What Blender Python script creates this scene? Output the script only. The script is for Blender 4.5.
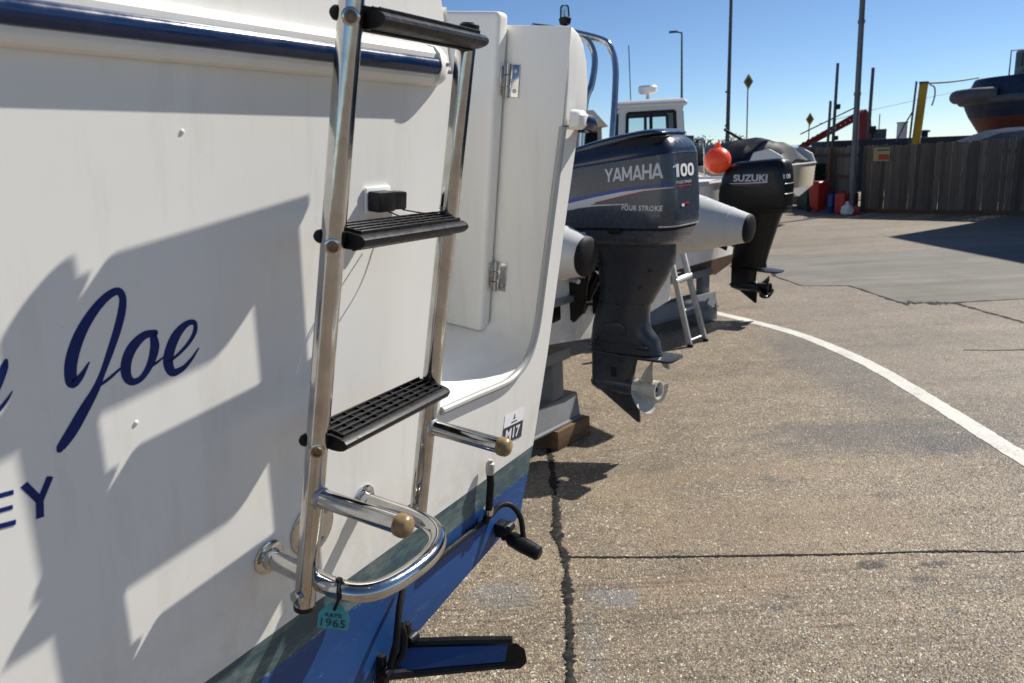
import bpy, bmesh, math, random
from math import sin, cos, tan, pi, radians, sqrt, atan2
from mathutils import Vector, Matrix, noise
random.seed(7)
scene = bpy.context.scene
COL = scene.collection
for o in list(bpy.data.objects): bpy.data.objects.remove(o)

# ------------------------------------------------------------------ camera
cam = bpy.data.cameras.new('camera'); camo = bpy.data.objects.new('camera', cam); COL.objects.link(camo)
cam.sensor_width = 36.0; cam.lens = 745.0 / 1024 * 36; cam.clip_start = 0.02; cam.clip_end = 6000
PITCH, ROLL, CAMH = radians(13.7), radians(3.1), 1.62
fw = Vector((0, cos(PITCH), -sin(PITCH))); rt = Vector((1, 0, 0)); upv = rt.cross(fw)
rt2 = rt * cos(ROLL) - upv * sin(ROLL); up2 = rt * sin(ROLL) + upv * cos(ROLL)
M = Matrix((rt2, up2, -fw)).transposed().to_4x4(); M.translation = (0, 0, CAMH)
camo.matrix_world = M
cam.dof.use_dof = True; cam.dof.focus_distance = 1.5; cam.dof.aperture_fstop = 9.0
scene.camera = camo

# ------------------------------------------------------------------ sky, sun, exposure
SUN_AZ, SUN_EL = radians(58.7), radians(42.2)
SUN = Vector((sin(SUN_AZ) * cos(SUN_EL), cos(SUN_AZ) * cos(SUN_EL), sin(SUN_EL)))
world = bpy.data.worlds.new('World'); scene.world = world; world.use_nodes = True
wn = world.node_tree.nodes; sky = wn.new('ShaderNodeTexSky'); sky.sky_type = 'NISHITA'
sky.sun_disc = False; sky.sun_elevation = SUN_EL; sky.sun_rotation = SUN_AZ
sky.air_density = 1.0; sky.dust_density = 0.0; sky.ozone_density = 3.6; sky.altitude = 3000
tint = wn.new('ShaderNodeMix'); tint.data_type = 'RGBA'; tint.blend_type = 'MULTIPLY'; tint.inputs[0].default_value = 1.0; tint.inputs[7].default_value = (0.97, 1.03, 1.09, 1)
world.node_tree.links.new(sky.outputs[0], tint.inputs[6]); world.node_tree.links.new(tint.outputs[2], wn['Background'].inputs[0])
wn['Background'].inputs[1].default_value = 0.080
sl = bpy.data.lights.new('sun', 'SUN'); sl.energy = 5.0; sl.angle = radians(0.53); sl.color = (1.0, 0.95, 0.87)
so = bpy.data.objects.new('sun', sl); COL.objects.link(so); so.rotation_euler = (-SUN).to_track_quat('-Z', 'Y').to_euler()
so.location = SUN * 50
vs = scene.view_settings; vs.view_transform = 'Standard'; vs.look = 'None'; vs.gamma = 1; vs.use_curve_mapping = False
vs.exposure = 0.30
scene.cycles.max_bounces = 8; scene.cycles.transparent_max_bounces = 12
scene.cycles.caustics_reflective = True; scene.cycles.blur_glossy = 0.3; scene.cycles.sample_clamp_indirect = 6

# ------------------------------------------------------------------ node helpers
def newmat(name):
    m = bpy.data.materials.new(name); m.use_nodes = True
    nt = m.node_tree; b = nt.nodes['Principled BSDF']
    return m, nt, b
def N(nt, typ, **kw):
    n = nt.nodes.new(typ)
    for k, v in kw.items():
        if k in n.inputs: n.inputs[k].default_value = v
        else: setattr(n, k, v)
    return n
def L(nt, a, b): nt.links.new(a, b)
def coords(nt, kind='Object', scale=(1, 1, 1)):
    tc = N(nt, 'ShaderNodeTexCoord'); mp = N(nt, 'ShaderNodeMapping'); mp.inputs['Scale'].default_value = scale
    L(nt, tc.outputs[kind], mp.inputs['Vector']); return mp.outputs['Vector']
def ramp(nt, fac, stops, interp='LINEAR'):
    r = N(nt, 'ShaderNodeValToRGB'); r.color_ramp.interpolation = interp
    el = r.color_ramp.elements
    while len(el) < len(stops): el.new(0.5)
    for e, (p, c) in zip(el, stops):
        e.position = p; e.color = (c[0], c[1], c[2], 1) if hasattr(c, '__len__') else (c, c, c, 1)
    L(nt, fac, r.inputs[0]); return r.outputs[0]
def mix(nt, fac, a, b, mode='MIX'):
    n = N(nt, 'ShaderNodeMix', data_type='RGBA', blend_type=mode)
    for val, i in ((fac, 0), (a, 6), (b, 7)):
        if hasattr(val, 'is_linked') or hasattr(val, 'links'): L(nt, val, n.inputs[i])
        elif hasattr(val, '__len__'): n.inputs[i].default_value = (val[0], val[1], val[2], 1)
        else: n.inputs[i].default_value = val
    return n.outputs[2]
def math_(nt, op, a, b=None, clamp=False):
    n = N(nt, 'ShaderNodeMath', operation=op); n.use_clamp = clamp
    for i, val in ((0, a), (1, b)):
        if val is None: continue
        if hasattr(val, 'links'): L(nt, val, n.inputs[i])
        else: n.inputs[i].default_value = val
    return n.outputs[0]
def noise_(nt, vec, scale, detail=4, rough=0.55):
    n = N(nt, 'ShaderNodeTexNoise'); n.inputs['Scale'].default_value = scale; n.inputs['Detail'].default_value = detail
    n.inputs['Roughness'].default_value = rough; L(nt, vec, n.inputs['Vector']); return n.outputs[0]
def bump(nt, b, h, strength=0.3, dist=0.01):
    n = N(nt, 'ShaderNodeBump'); n.inputs['Strength'].default_value = strength; n.inputs['Distance'].default_value = dist
    L(nt, h, n.inputs['Height']); L(nt, n.outputs[0], b.inputs['Normal'])

def simple(name, col, rough=0.5, metal=0.0, var=0.12, vscale=8, bstr=0.0, bscale=60, coat=0.0, rvar=0.1, stretch=(1, 1, 1), dirt=None, dirt_amt=0.0, spec=0.5):
    """generic worn surface: colour noise, roughness noise, optional fine relief and dirt patches"""
    m, nt, b = newmat(name); v = coords(nt, 'Object', stretch)
    n1 = noise_(nt, v, vscale, 5)
    c = ramp(nt, n1, [(0.3, [x * (1 - var) for x in col]), (0.7, [min(1, x * (1 + var)) for x in col])])
    if dirt:
        n2 = noise_(nt, v, vscale * 2.3, 8, 0.7)
        f = ramp(nt, n2, [(0.5, 0), (0.72, dirt_amt)])
        c = mix(nt, f, c, dirt)
    L(nt, c, b.inputs['Base Color'])
    n3 = noise_(nt, v, vscale * 4, 4)
    r = ramp(nt, n3, [(0.3, max(0.02, rough - rvar)), (0.7, min(1, rough + rvar))]); L(nt, r, b.inputs['Roughness'])
    b.inputs['Metallic'].default_value = metal
    b.inputs['Specular IOR Level'].default_value = spec
    if coat: b.inputs['Coat Weight'].default_value = coat; b.inputs['Coat Roughness'].default_value = 0.08
    if bstr: bump(nt, b, noise_(nt, v, bscale, 5), bstr, 0.004)
    return m
def flat(name, col, rough=0.5, metal=0): return simple(name, col, rough, metal, 0.04, 20, 0, rvar=0.05)

MT = {}
def gelcoat(name, col, stain, amt):
    m, nt, b = newmat(name); v = coords(nt)
    big = noise_(nt, v, 1.6, 4); c = ramp(nt, big, [(0.3, [x * 0.95 for x in col]), (0.7, col)])
    vs_ = coords(nt, 'Object', (9, 9, 0.8)); st = noise_(nt, vs_, 2.5, 6, 0.65)
    c = mix(nt, ramp(nt, st, [(0.52, 0), (0.8, amt)]), c, stain)
    sp = noise_(nt, v, 95, 3); c = mix(nt, ramp(nt, sp, [(0.74, 0), (0.8, amt * 0.8)]), c, [x * 0.5 for x in stain])
    sz = N(nt, 'ShaderNodeSeparateXYZ'); tcz = N(nt, 'ShaderNodeTexCoord'); L(nt, tcz.outputs['Object'], sz.inputs[0])
    mz = N(nt, 'ShaderNodeMapRange'); mz.inputs[1].default_value = 0.92; mz.inputs[2].default_value = 1.12; mz.inputs[3].default_value = 0.42; mz.inputs[4].default_value = 0.0; L(nt, sz.outputs[2], mz.inputs[0])
    sm_ = noise_(nt, v, 14, 6, 0.75); c = mix(nt, math_(nt, 'MULTIPLY', mz.outputs[0], ramp(nt, sm_, [(0.40, 0), (0.70, 1)])), c, (0.44, 0.40, 0.30))
    sf = coords(nt, 'Object', (2, 2, 55)); sfn = noise_(nt, sf, 5, 7, 0.8); c = mix(nt, ramp(nt, sfn, [(0.66, 0), (0.74, amt * 0.55)]), c, [x * 0.8 for x in stain])
    L(nt, c, b.inputs['Base Color'])
    sc_ = coords(nt, 'Object', (3, 3, 40)); r = noise_(nt, sc_, 6, 6, 0.7)
    L(nt, ramp(nt, r, [(0.3, 0.28), (0.75, 0.46)]), b.inputs['Roughness'])
    bump(nt, b, noise_(nt, v, 3.0, 3), 0.05, 0.02)
    return m
MT['gel'] = gelcoat('gelcoat_white', (0.86, 0.845, 0.795), (0.50, 0.46, 0.38), 0.30)
MT['gel2'] = gelcoat('gelcoat_offwhite', (0.62, 0.62, 0.61), (0.42, 0.40, 0.34), 0.35)
MT['trim'] = gelcoat('grey_trim', (0.40, 0.40, 0.39), (0.30, 0.28, 0.24), 0.4)
MT['cream'] = gelcoat('gelcoat_cream', (0.66, 0.60, 0.48), (0.40, 0.36, 0.28), 0.35)
def steel():
    m, nt, b = newmat('stainless'); v = coords(nt)
    n1 = noise_(nt, v, 14, 6, 0.7)
    c = ramp(nt, n1, [(0.35, (0.46, 0.44, 0.41)), (0.6, (0.62, 0.61, 0.59)), (0.78, (0.36, 0.29, 0.20))])
    L(nt, c, b.inputs['Base Color']); b.inputs['Metallic'].default_value = 1
    n2 = noise_(nt, v, 60, 6, 0.7); L(nt, ramp(nt, n2, [(0.35, 0.06), (0.75, 0.20)]), b.inputs['Roughness'])
    bump(nt, b, noise_(nt, v, 22, 3), 0.05, 0.004)
    return m
MT['steel'] = steel()
MT['bronze'] = simple('tarnished_bolt', (0.22, 0.17, 0.12), 0.45, 0.9, 0.3, 200)
MT['alu'] = simple('aluminium', (0.55, 0.56, 0.57), 0.6, 1, 0.1, 20)
MT['steel_dull'] = simple('galvanised_steel', (0.45, 0.46, 0.46), 0.45, 0.8, 0.15, 10)
MT['navy'] = simple('navy_vinyl', (0.005, 0.020, 0.13), 0.4, 0, 0.1, 30, spec=0.2)
MT['bluerail'] = simple('blue_rail_insert', (0.003, 0.018, 0.075), 0.24, 0, 0.12, 9, 0.02, 120, dirt=(0.05, 0.08, 0.14), dirt_amt=0.2)
def worn_paint(name, col, worn, lo, hi, sc=7, streak=(1, 1, 1)):
    m, nt, b = newmat(name); v = coords(nt, 'Object', streak)
    n0 = noise_(nt, v, sc, 7, 0.72); n1 = noise_(nt, v, sc * 6, 6, 0.7)
    f = math_(nt, 'ADD', math_(nt, 'MULTIPLY', n0, 0.7), math_(nt, 'MULTIPLY', n1, 0.3))
    base = ramp(nt, noise_(nt, v, 3, 5), [(0.3, [x * 0.72 for x in col]), (0.7, [x * 1.15 for x in col])])
    c = mix(nt, ramp(nt, f, [(lo, 0), (hi, 1)]), base, worn)
    L(nt, c, b.inputs['Base Color']); b.inputs['Roughness'].default_value = 0.55
    bump(nt, b, n1, 0.12, 0.002)
    return m
MT['antifoul'] = worn_paint('blue_antifouling', (0.004, 0.062, 0.23), (0.055, 0.15, 0.27), 0.55, 0.68, 16, (0.7, 1, 2.4))
MT['boot'] = worn_paint('weathered_boot_stripe', (0.040, 0.085, 0.105), (0.19, 0.23, 0.21), 0.44, 0.64, 8, (0.8, 1, 2.2))
MT['black'] = simple('black_plastic', (0.0065, 0.0065, 0.0075), 0.42, 0, 0.3, 25, 0.06, 180, dirt=(0.035, 0.035, 0.035), dirt_amt=0.3, spec=0.32)
MT['blackrub'] = simple('black_rubber', (0.008, 0.008, 0.009), 0.6, 0, 0.3, 30, 0.1, 200, spec=0.25)
MT['knob'] = simple('tan_end_cap', (0.25, 0.17, 0.075), 0.35, 0, 0.5, 60, 0.1, 200, stretch=(1, 1, 1))
MT['teal'] = simple('teal_plastic_tag', (0.05, 0.34, 0.36), 0.45, 0, 0.08, 40)
MT['sticker'] = flat('white_sticker', (0.92, 0.92, 0.92), 0.4)
MT['ink'] = flat('dark_ink', (0.02, 0.025, 0.05), 0.45)
MT['yamblue'] = simple('dark_slate_cowl_paint', (0.044, 0.053, 0.073), 0.27, 0, 0.12, 9, 0, coat=0.35, rvar=0.06)
MT['yamtop'] = simple('dark_blue_cowl_paint', (0.014, 0.021, 0.040), 0.24, 0, 0.12, 9, 0, coat=0.5, rvar=0.06)
MT['yamleg'] = simple('dark_grey_leg_paint', (0.034, 0.039, 0.050), 0.30, 0, 0.12, 5, 0.0, 90, dirt=(0.04, 0.04, 0.04), dirt_amt=0.06, spec=0.45, rvar=0.06)
MT['silver'] = flat('silver_decal', (0.62, 0.63, 0.63), 0.4)
MT['white'] = flat('white_print', (0.80, 0.80, 0.80), 0.4)
MT['red'] = flat('red_print', (0.45, 0.03, 0.02), 0.4)
MT['blue'] = flat('blue_print', (0.02, 0.06, 0.32), 0.35)
MT['prop'] = simple('pale_prop_paint', (0.50, 0.49, 0.44), 0.4, 0, 0.15, 30, 0.05, 120)
MT['suz'] = simple('black_cowl_paint', (0.005, 0.005, 0.006), 0.36, 0, 0.2, 9, 0, coat=0.1, spec=0.35)
MT['hypalon'] = simple('pale_grey_tube_fabric', (0.60, 0.60, 0.58), 0.42, 0, 0.06, 6, 0.05, 300, dirt=(0.36, 0.34, 0.30), dirt_amt=0.25)
MT['greypaint'] = worn_paint('grey_stand_paint', (0.17, 0.18, 0.19), (0.26, 0.22, 0.17), 0.56, 0.68, 8)
def wood(name, c0, c1, axis=(1, 1, 12)):
    m, nt, b = newmat(name); oi = N(nt, 'ShaderNodeObjectInfo')
    tc = N(nt, 'ShaderNodeTexCoord'); off = N(nt, 'ShaderNodeVectorMath', operation='ADD'); L(nt, tc.outputs['Object'], off.inputs[0])
    cv = N(nt, 'ShaderNodeCombineXYZ'); r10 = math_(nt, 'MULTIPLY', oi.outputs['Random'], 17.0)
    L(nt, r10, cv.inputs[0]); L(nt, r10, cv.inputs[1]); L(nt, r10, cv.inputs[2]); L(nt, cv.outputs[0], off.inputs[1])
    mp = N(nt, 'ShaderNodeMapping'); mp.inputs['Scale'].default_value = axis; L(nt, off.outputs[0], mp.inputs[0])
    g = noise_(nt, mp.outputs[0], 3.5, 8, 0.65); c = ramp(nt, g, [(0.28, c0), (0.72, c1)])
    v = ramp(nt, oi.outputs['Random'], [(0, (0.62, 0.62, 0.63)), (0.5, (1.0, 0.98, 0.95)), (1, (1.35, 1.30, 1.22))]); c = mix(nt, 1.0, c, v, 'MULTIPLY')
    L(nt, c, b.inputs['Base Color']); b.inputs['Roughness'].default_value = 0.8
    bump(nt, b, g, 0.5, 0.004); return m
MT['plank'] = wood('weathered_fence_wood', (0.088, 0.070, 0.054), (0.182, 0.148, 0.114), (16, 16, 0.9))
MT['timber'] = wood('brown_timber', (0.060, 0.034, 0.018), (0.155, 0.092, 0.048), (3, 14, 14))
MT['brownpaint'] = simple('brown_bottom_paint', (0.075, 0.040, 0.022), 0.6, 0, 0.25, 7, 0.1, 60)
MT['tar'] = simple('black_joint_sealant', (0.016, 0.015, 0.014), 0.8, 0, 0.3, 12, 0.5, 40, dirt=(0.12, 0.105, 0.08), dirt_amt=0.7, spec=0.2)
MT['cover'] = simple('black_cover_fabric', (0.004, 0.004, 0.005), 0.5, 0, 0.3, 6, 0.3, 20, spec=0.3)
MT['orange'] = simple('orange_buoy_vinyl', (1.0, 0.12, 0.035), 0.3, 0, 0.06, 6)
_b = MT['orange'].node_tree.nodes['Principled BSDF']; _b.inputs['Subsurface Weight'].default_value = 0.7; _b.inputs['Subsurface Radius'].default_value = (1.0, 0.3, 0.1); _b.inputs['Subsurface Scale'].default_value = 0.15
MT['redplastic'] = simple('red_plastic', (0.36, 0.022, 0.016), 0.45, 0, 0.15, 8)
MT['greenplastic'] = simple('dark_green_plastic', (0.010, 0.040, 0.030), 0.5, 0, 0.2, 8)
MT['yellow'] = worn_paint('yellow_paint', (0.46, 0.27, 0.006), (0.20, 0.13, 0.04), 0.56, 0.68, 4)
MT['blueplastic'] = simple('blue_plastic', (0.012, 0.05, 0.24), 0.45, 0, 0.15, 8)
MT['bag'] = simple('white_plastic_bag', (0.62, 0.62, 0.64), 0.35, 0, 0.1, 20, 0.6, 25)
MT['lamp'] = simple('lamp_post_paint', (0.075, 0.082, 0.09), 0.5, 0.3, 0.15, 4)
MT['lampgalv'] = simple('grey_lamp_post', (0.15, 0.155, 0.16), 0.5, 0.5, 0.15, 4)
MT['crane'] = worn_paint('red_crane_paint', (0.30, 0.022, 0.016), (0.12, 0.05, 0.035), 0.54, 0.68, 3)
MT['tugblue'] = worn_paint('tug_navy_paint', (0.012, 0.026, 0.062), (0.06, 0.075, 0.10), 0.55, 0.7, 1.2)
MT['tugred'] = worn_paint('tug_red_oxide', (0.16, 0.035, 0.028), (0.10, 0.06, 0.05), 0.5, 0.68, 1.2)
MT['fender'] = simple('grey_rubber_fender', (0.10, 0.105, 0.11), 0.7, 0, 0.25, 3)
MT['shedblue'] = simple('dark_blue_sheet', (0.014, 0.026, 0.048), 0.8, 0, 0.15, 2)
MT['tarpblue'] = simple('blue_cover', (0.008, 0.024, 0.058), 0.9, 0, 0.12, 3, 0.1, 12, spec=0.08)
MT['house'] = simple('beige_render', (0.42, 0.36, 0.28), 0.8, 0, 0.1, 1)
MT['clad'] = simple('grey_metal_cladding', (0.30, 0.32, 0.33), 0.5, 0.2, 0.1, 1)
MT['darkglass'] = simple('dark_glass', (0.01, 0.012, 0.014), 0.08, 0, 0.05, 3)
MT['leaf'] = simple('shrub_leaf', (0.060, 0.062, 0.026), 0.7, 0, 0.5, 1.2)
MT['bark'] = simple('bark', (0.09, 0.07, 0.05), 0.9, 0, 0.3, 6, 0.5, 30)
def glass():
    m, nt, b = newmat('window_glass'); out = nt.nodes['Material Output']
    tr = N(nt, 'ShaderNodeBsdfTransparent'); tr.inputs[0].default_value = (0.80, 0.86, 0.86, 1)
    gl = N(nt, 'ShaderNodeBsdfGlossy'); gl.inputs['Roughness'].default_value = 0.03
    fr = N(nt, 'ShaderNodeFresnel'); fr.inputs[0].default_value = 1.5
    mx = N(nt, 'ShaderNodeMixShader'); L(nt, fr.outputs[0], mx.inputs[0]); L(nt, tr.outputs[0], mx.inputs[1]); L(nt, gl.outputs[0], mx.inputs[2])
    L(nt, mx.outputs[0], out.inputs[0]); return m
MT['glass'] = glass()

def blob_mask(nt, pos, cx, cy, rx, ry, nz, soft=0.5):
    """irregular patch on the ground round (cx, cy)"""
    sub = N(nt, 'ShaderNodeVectorMath', operation='SUBTRACT'); L(nt, pos, sub.inputs[0]); sub.inputs[1].default_value = (cx, cy, 0)
    sc = N(nt, 'ShaderNodeVectorMath', operation='MULTIPLY'); L(nt, sub.outputs[0], sc.inputs[0]); sc.inputs[1].default_value = (1 / rx, 1 / ry, 0)
    ln = N(nt, 'ShaderNodeVectorMath', operation='LENGTH'); L(nt, sc.outputs[0], ln.inputs[0])
    dd = math_(nt, 'ADD', ln.outputs['Value'], math_(nt, 'MULTIPLY', math_(nt, 'SUBTRACT', nz, 0.5), 1.6))
    return ramp(nt, dd, [(max(0, 1 - soft), 1), (1.0, 0)])
def ground_mat():
    m, nt, b = newmat('exposed_aggregate_concrete')
    g = N(nt, 'ShaderNodeNewGeometry'); pos = g.outputs['Position']
    def vor(scale):
        v = N(nt, 'ShaderNodeTexVoronoi'); v.inputs['Scale'].default_value = scale; L(nt, pos, v.inputs['Vector']); return v
    va, vb = vor(140), vor(80)
    def pal(v):
        sx = N(nt, 'ShaderNodeSeparateColor'); L(nt, v.outputs['Color'], sx.inputs[0])
        return ramp(nt, sx.outputs[0], [(0, (0.15, 0.112, 0.082)), (0.14, (0.26, 0.20, 0.145)), (0.32, (0.38, 0.305, 0.23)), (0.48, (0.31, 0.235, 0.165)), (0.62, (0.085, 0.070, 0.058)), (0.72, (0.46, 0.38, 0.29)), (0.84, (0.22, 0.185, 0.155)), (0.93, (0.70, 0.64, 0.55))], 'CONSTANT'), sx.outputs[1]
    ca, ra = pal(va); cb, rb = pal(vb)
    c = mix(nt, ramp(nt, rb, [(0.52, 0), (0.54, 1)]), ca, cb)
    binder = mix(nt, noise_(nt, pos, 30, 2), (0.17, 0.14, 0.11), (0.30, 0.25, 0.195))
    c = mix(nt, ramp(nt, va.outputs['Distance'], [(0.40, 0), (0.62, 0.9)]), c, binder)
    vc = vor(260); sc2 = N(nt, 'ShaderNodeSeparateColor'); L(nt, vc.outputs['Color'], sc2.inputs[0])
    core = ramp(nt, vc.outputs['Distance'], [(0.28, 1), (0.5, 0)])
    c = mix(nt, math_(nt, 'MULTIPLY', core, ramp(nt, sc2.outputs[0], [(0.90, 0), (0.905, 0.8)], 'CONSTANT')), c, (0.95, 0.90, 0.80))
    c = mix(nt, math_(nt, 'MULTIPLY', core, ramp(nt, sc2.outputs[1], [(0.86, 0), (0.865, 0.75)], 'CONSTANT')), c, (0.05, 0.042, 0.035))
    t = noise_(nt, pos, 0.9, 5, 0.65); c = mix(nt, 1.0, c, ramp(nt, t, [(0.30, (0.65, 0.63, 0.565)), (0.5, (0.85, 0.83, 0.75)), (0.72, (1.0, 0.97, 0.865))]), 'MULTIPLY')
    t2 = noise_(nt, pos, 5.5, 4, 0.7); c = mix(nt, 1.0, c, ramp(nt, t2, [(0.32, 0.80), (0.5, 1.0), (0.75, 1.10)]), 'MULTIPLY')
    nz = noise_(nt, pos, 3.2, 4, 0.7); nzf = noise_(nt, pos, 16, 4, 0.75)
    # yard beyond the painted line is greyer asphalt
    sx = N(nt, 'ShaderNodeSeparateXYZ'); L(nt, pos, sx.inputs[0])
    far = ramp(nt, math_(nt, 'ADD', math_(nt, 'MULTIPLY', math_(nt, 'SUBTRACT', sx.outputs[0], 2.45), 0.5), math_(nt, 'MULTIPLY', nz, 0.35), True), [(0.10, 0), (0.40, 0.60)])
    c = mix(nt, far, c, mix(nt, 0.5, c, (0.165, 0.150, 0.130)))
    st = N(nt, 'ShaderNodeMapping'); st.inputs['Rotation'].default_value = (0, 0, radians(-12)); st.inputs['Scale'].default_value = (0.22, 1.6, 1); L(nt, pos, st.inputs[0])
    c = mix(nt, 1.0, c, ramp(nt, noise_(nt, st.outputs[0], 1.3, 6, 0.72), [(0.30, (0.70, 0.70, 0.71)), (0.5, (1.0, 0.99, 0.98)), (0.7, (1.12, 1.10, 1.07))]), 'MULTIPLY')
    # dark loose gravel along the line, rusty tint, oil spots, blue paint dust
    for cx, cy, rx, ry, col, a in ((2.0, 3.95, 0.85, 0.30, (0.075, 0.072, 0.072), 0.62), (2.35, 3.78, 0.45, 0.16, (0.06, 0.06, 0.065), 0.6), (2.35, 5.4, 0.34, 1.5, (0.09, 0.088, 0.085), 0.5),
                                   (1.25, 3.55, 0.9, 0.12, (0.34, 0.24, 0.14), 0.26), (0.55, 3.45, 0.35, 0.25, (0.36, 0.27, 0.16), 0.25), (1.2, 3.0, 0.9, 0.35, (0.34, 0.24, 0.14), 0.3), (0.75, 2.55, 0.5, 0.15, (0.30, 0.20, 0.12), 0.35),
                                   (1.37, 2.62, 0.085, 0.040, (0.04, 0.037, 0.033), 0.9), (1.60, 2.60, 0.07, 0.03, (0.04, 0.037, 0.033), 0.85), (1.50, 2.50, 0.07, 0.03, (0.05, 0.045, 0.04), 0.75), (1.70, 2.50, 0.06, 0.02, (0.06, 0.055, 0.05), 0.6),
                                   (1.25, 3.45, 0.06, 0.05, (0.07, 0.065, 0.06), 0.6), (1.72, 3.2, 0.09, 0.05, (0.08, 0.075, 0.07), 0.5), (0.85, 4.6, 0.10, 0.05, (0.07, 0.065, 0.06), 0.6), (0.9, 2.37, 0.03, 0.02, (0.05, 0.05, 0.05), 0.7), (1.5, 2.3, 0.03, 0.02, (0.05, 0.05, 0.05), 0.7),
                                   (0.33, 2.50, 0.13, 0.10, (0.12, 0.19, 0.25), 0.36), (-0.09, 2.55, 0.16, 0.13, (0.12, 0.18, 0.24), 0.28), (0.22, 2.2, 0.05, 0.3, (0.14, 0.18, 0.20), 0.25)):
        k = blob_mask(nt, pos, cx, cy, rx, ry, nzf if rx < 0.2 else nz)
        c = mix(nt, math_(nt, 'MULTIPLY', k, a), c, col)
    gv = N(nt, 'ShaderNodeMapping'); gv.inputs['Rotation'].default_value = (0, 0, radians(3.5)); gv.inputs['Scale'].default_value = (1.6, 46, 1); L(nt, pos, gv.inputs[0])
    gm = N(nt, 'ShaderNodeMapRange'); gm.inputs[1].default_value = 2.55; gm.inputs[2].default_value = 2.72; gm.inputs[3].default_value = 0.75; gm.inputs[4].default_value = 0.0; L(nt, sx.outputs[1], gm.inputs[0])
    gl_ = math_(nt, 'MULTIPLY', ramp(nt, noise_(nt, gv.outputs[0], 1.0, 3, 0.6), [(0.52, 0), (0.66, 1)]), gm.outputs[0])
    c = mix(nt, gl_, c, mix(nt, 1.0, c, (0.42, 0.38, 0.35), 'MULTIPLY'))
    L(nt, c, b.inputs['Base Color'])
    L(nt, ramp(nt, ra, [(0.2, 0.85), (0.9, 0.5)]), b.inputs['Roughness'])
    # brushed grooves on the near slab
    mp = N(nt, 'ShaderNodeMapping'); mp.inputs['Rotation'].default_value = (0, 0, radians(4)); L(nt, pos, mp.inputs[0])
    wv = N(nt, 'ShaderNodeTexWave', wave_type='BANDS', bands_direction='Y'); wv.inputs['Scale'].default_value = 11; wv.inputs['Distortion'].default_value = 1.2; wv.inputs['Detail'].default_value = 3; wv.inputs['Detail Scale'].default_value = 2
    L(nt, mp.outputs[0], wv.inputs[0])
    near = ramp(nt, sx.outputs[1], [(0.0, 1), (1.0, 0)])
    mr = N(nt, 'ShaderNodeMapRange'); mr.inputs[1].default_value = 2.55; mr.inputs[2].default_value = 2.75; mr.inputs[3].default_value = 0.5; mr.inputs[4].default_value = 0; L(nt, sx.outputs[1], mr.inputs[0])
    h = math_(nt, 'ADD', math_(nt, 'MULTIPLY', va.outputs['Distance'], -1.0), math_(nt, 'MULTIPLY', wv.outputs[0], mr.outputs[0]))
    h = math_(nt, 'ADD', h, math_(nt, 'MULTIPLY', nzf, 0.8))
    bump(nt, b, h, 0.45, 0.006)
    return m
MT['ground'] = ground_mat()
def apron_mat():
    m, nt, b = newmat('grey_concrete_apron'); g = N(nt, 'ShaderNodeNewGeometry'); pos = g.outputs['Position']
    n = noise_(nt, pos, 0.7, 8, 0.7); c = ramp(nt, n, [(0.3, (0.138, 0.126, 0.104)), (0.5, (0.190, 0.175, 0.148)), (0.72, (0.24, 0.222, 0.190))])
    st = N(nt, 'ShaderNodeMapping'); st.inputs['Rotation'].default_value = (0, 0, radians(-8)); st.inputs['Scale'].default_value = (0.25, 2.5, 1); L(nt, pos, st.inputs[0])
    n2 = noise_(nt, st.outputs[0], 1.5, 7, 0.7); c = mix(nt, 1.0, c, ramp(nt, n2, [(0.3, 0.62), (0.7, 1.15)]), 'MULTIPLY')
    n3 = noise_(nt, pos, 70, 4, 0.7); c = mix(nt, 1.0, c, ramp(nt, n3, [(0.3, 0.8), (0.7, 1.15)]), 'MULTIPLY')
    L(nt, c, b.inputs['Base Color']); b.inputs['Roughness'].default_value = 0.8; bump(nt, b, n3, 0.5, 0.005); return m
MT['apron'] = apron_mat()
def line_mat():
    m, nt, b = newmat('worn_white_line_paint'); g = N(nt, 'ShaderNodeNewGeometry'); pos = g.outputs['Position']
    n = noise_(nt, pos, 40, 8, 0.8); n2 = noise_(nt, pos, 4, 6, 0.7)
    f = math_(nt, 'ADD', math_(nt, 'MULTIPLY', n, 0.6), math_(nt, 'MULTIPLY', n2, 0.4))
    L(nt, ramp(nt, f, [(0.36, (0.30, 0.27, 0.22)), (0.46, (0.60, 0.58, 0.52)), (0.6, (0.72, 0.70, 0.64))]), b.inputs['Base Color'])
    b.inputs['Roughness'].default_value = 0.7; bump(nt, b, n, 0.4, 0.003); return m
MT['line'] = line_mat()
def water_mat():
    m, nt, b = newmat('harbour_water'); g = N(nt, 'ShaderNodeNewGeometry')
    b.inputs['Base Color'].default_value = (0.03, 0.05, 0.055, 1); b.inputs['Roughness'].default_value = 0.12
    bump(nt, b, noise_(nt, g.outputs['Position'], 0.8, 5), 0.3, 0.1); return m
MT['water'] = water_mat()

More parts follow.
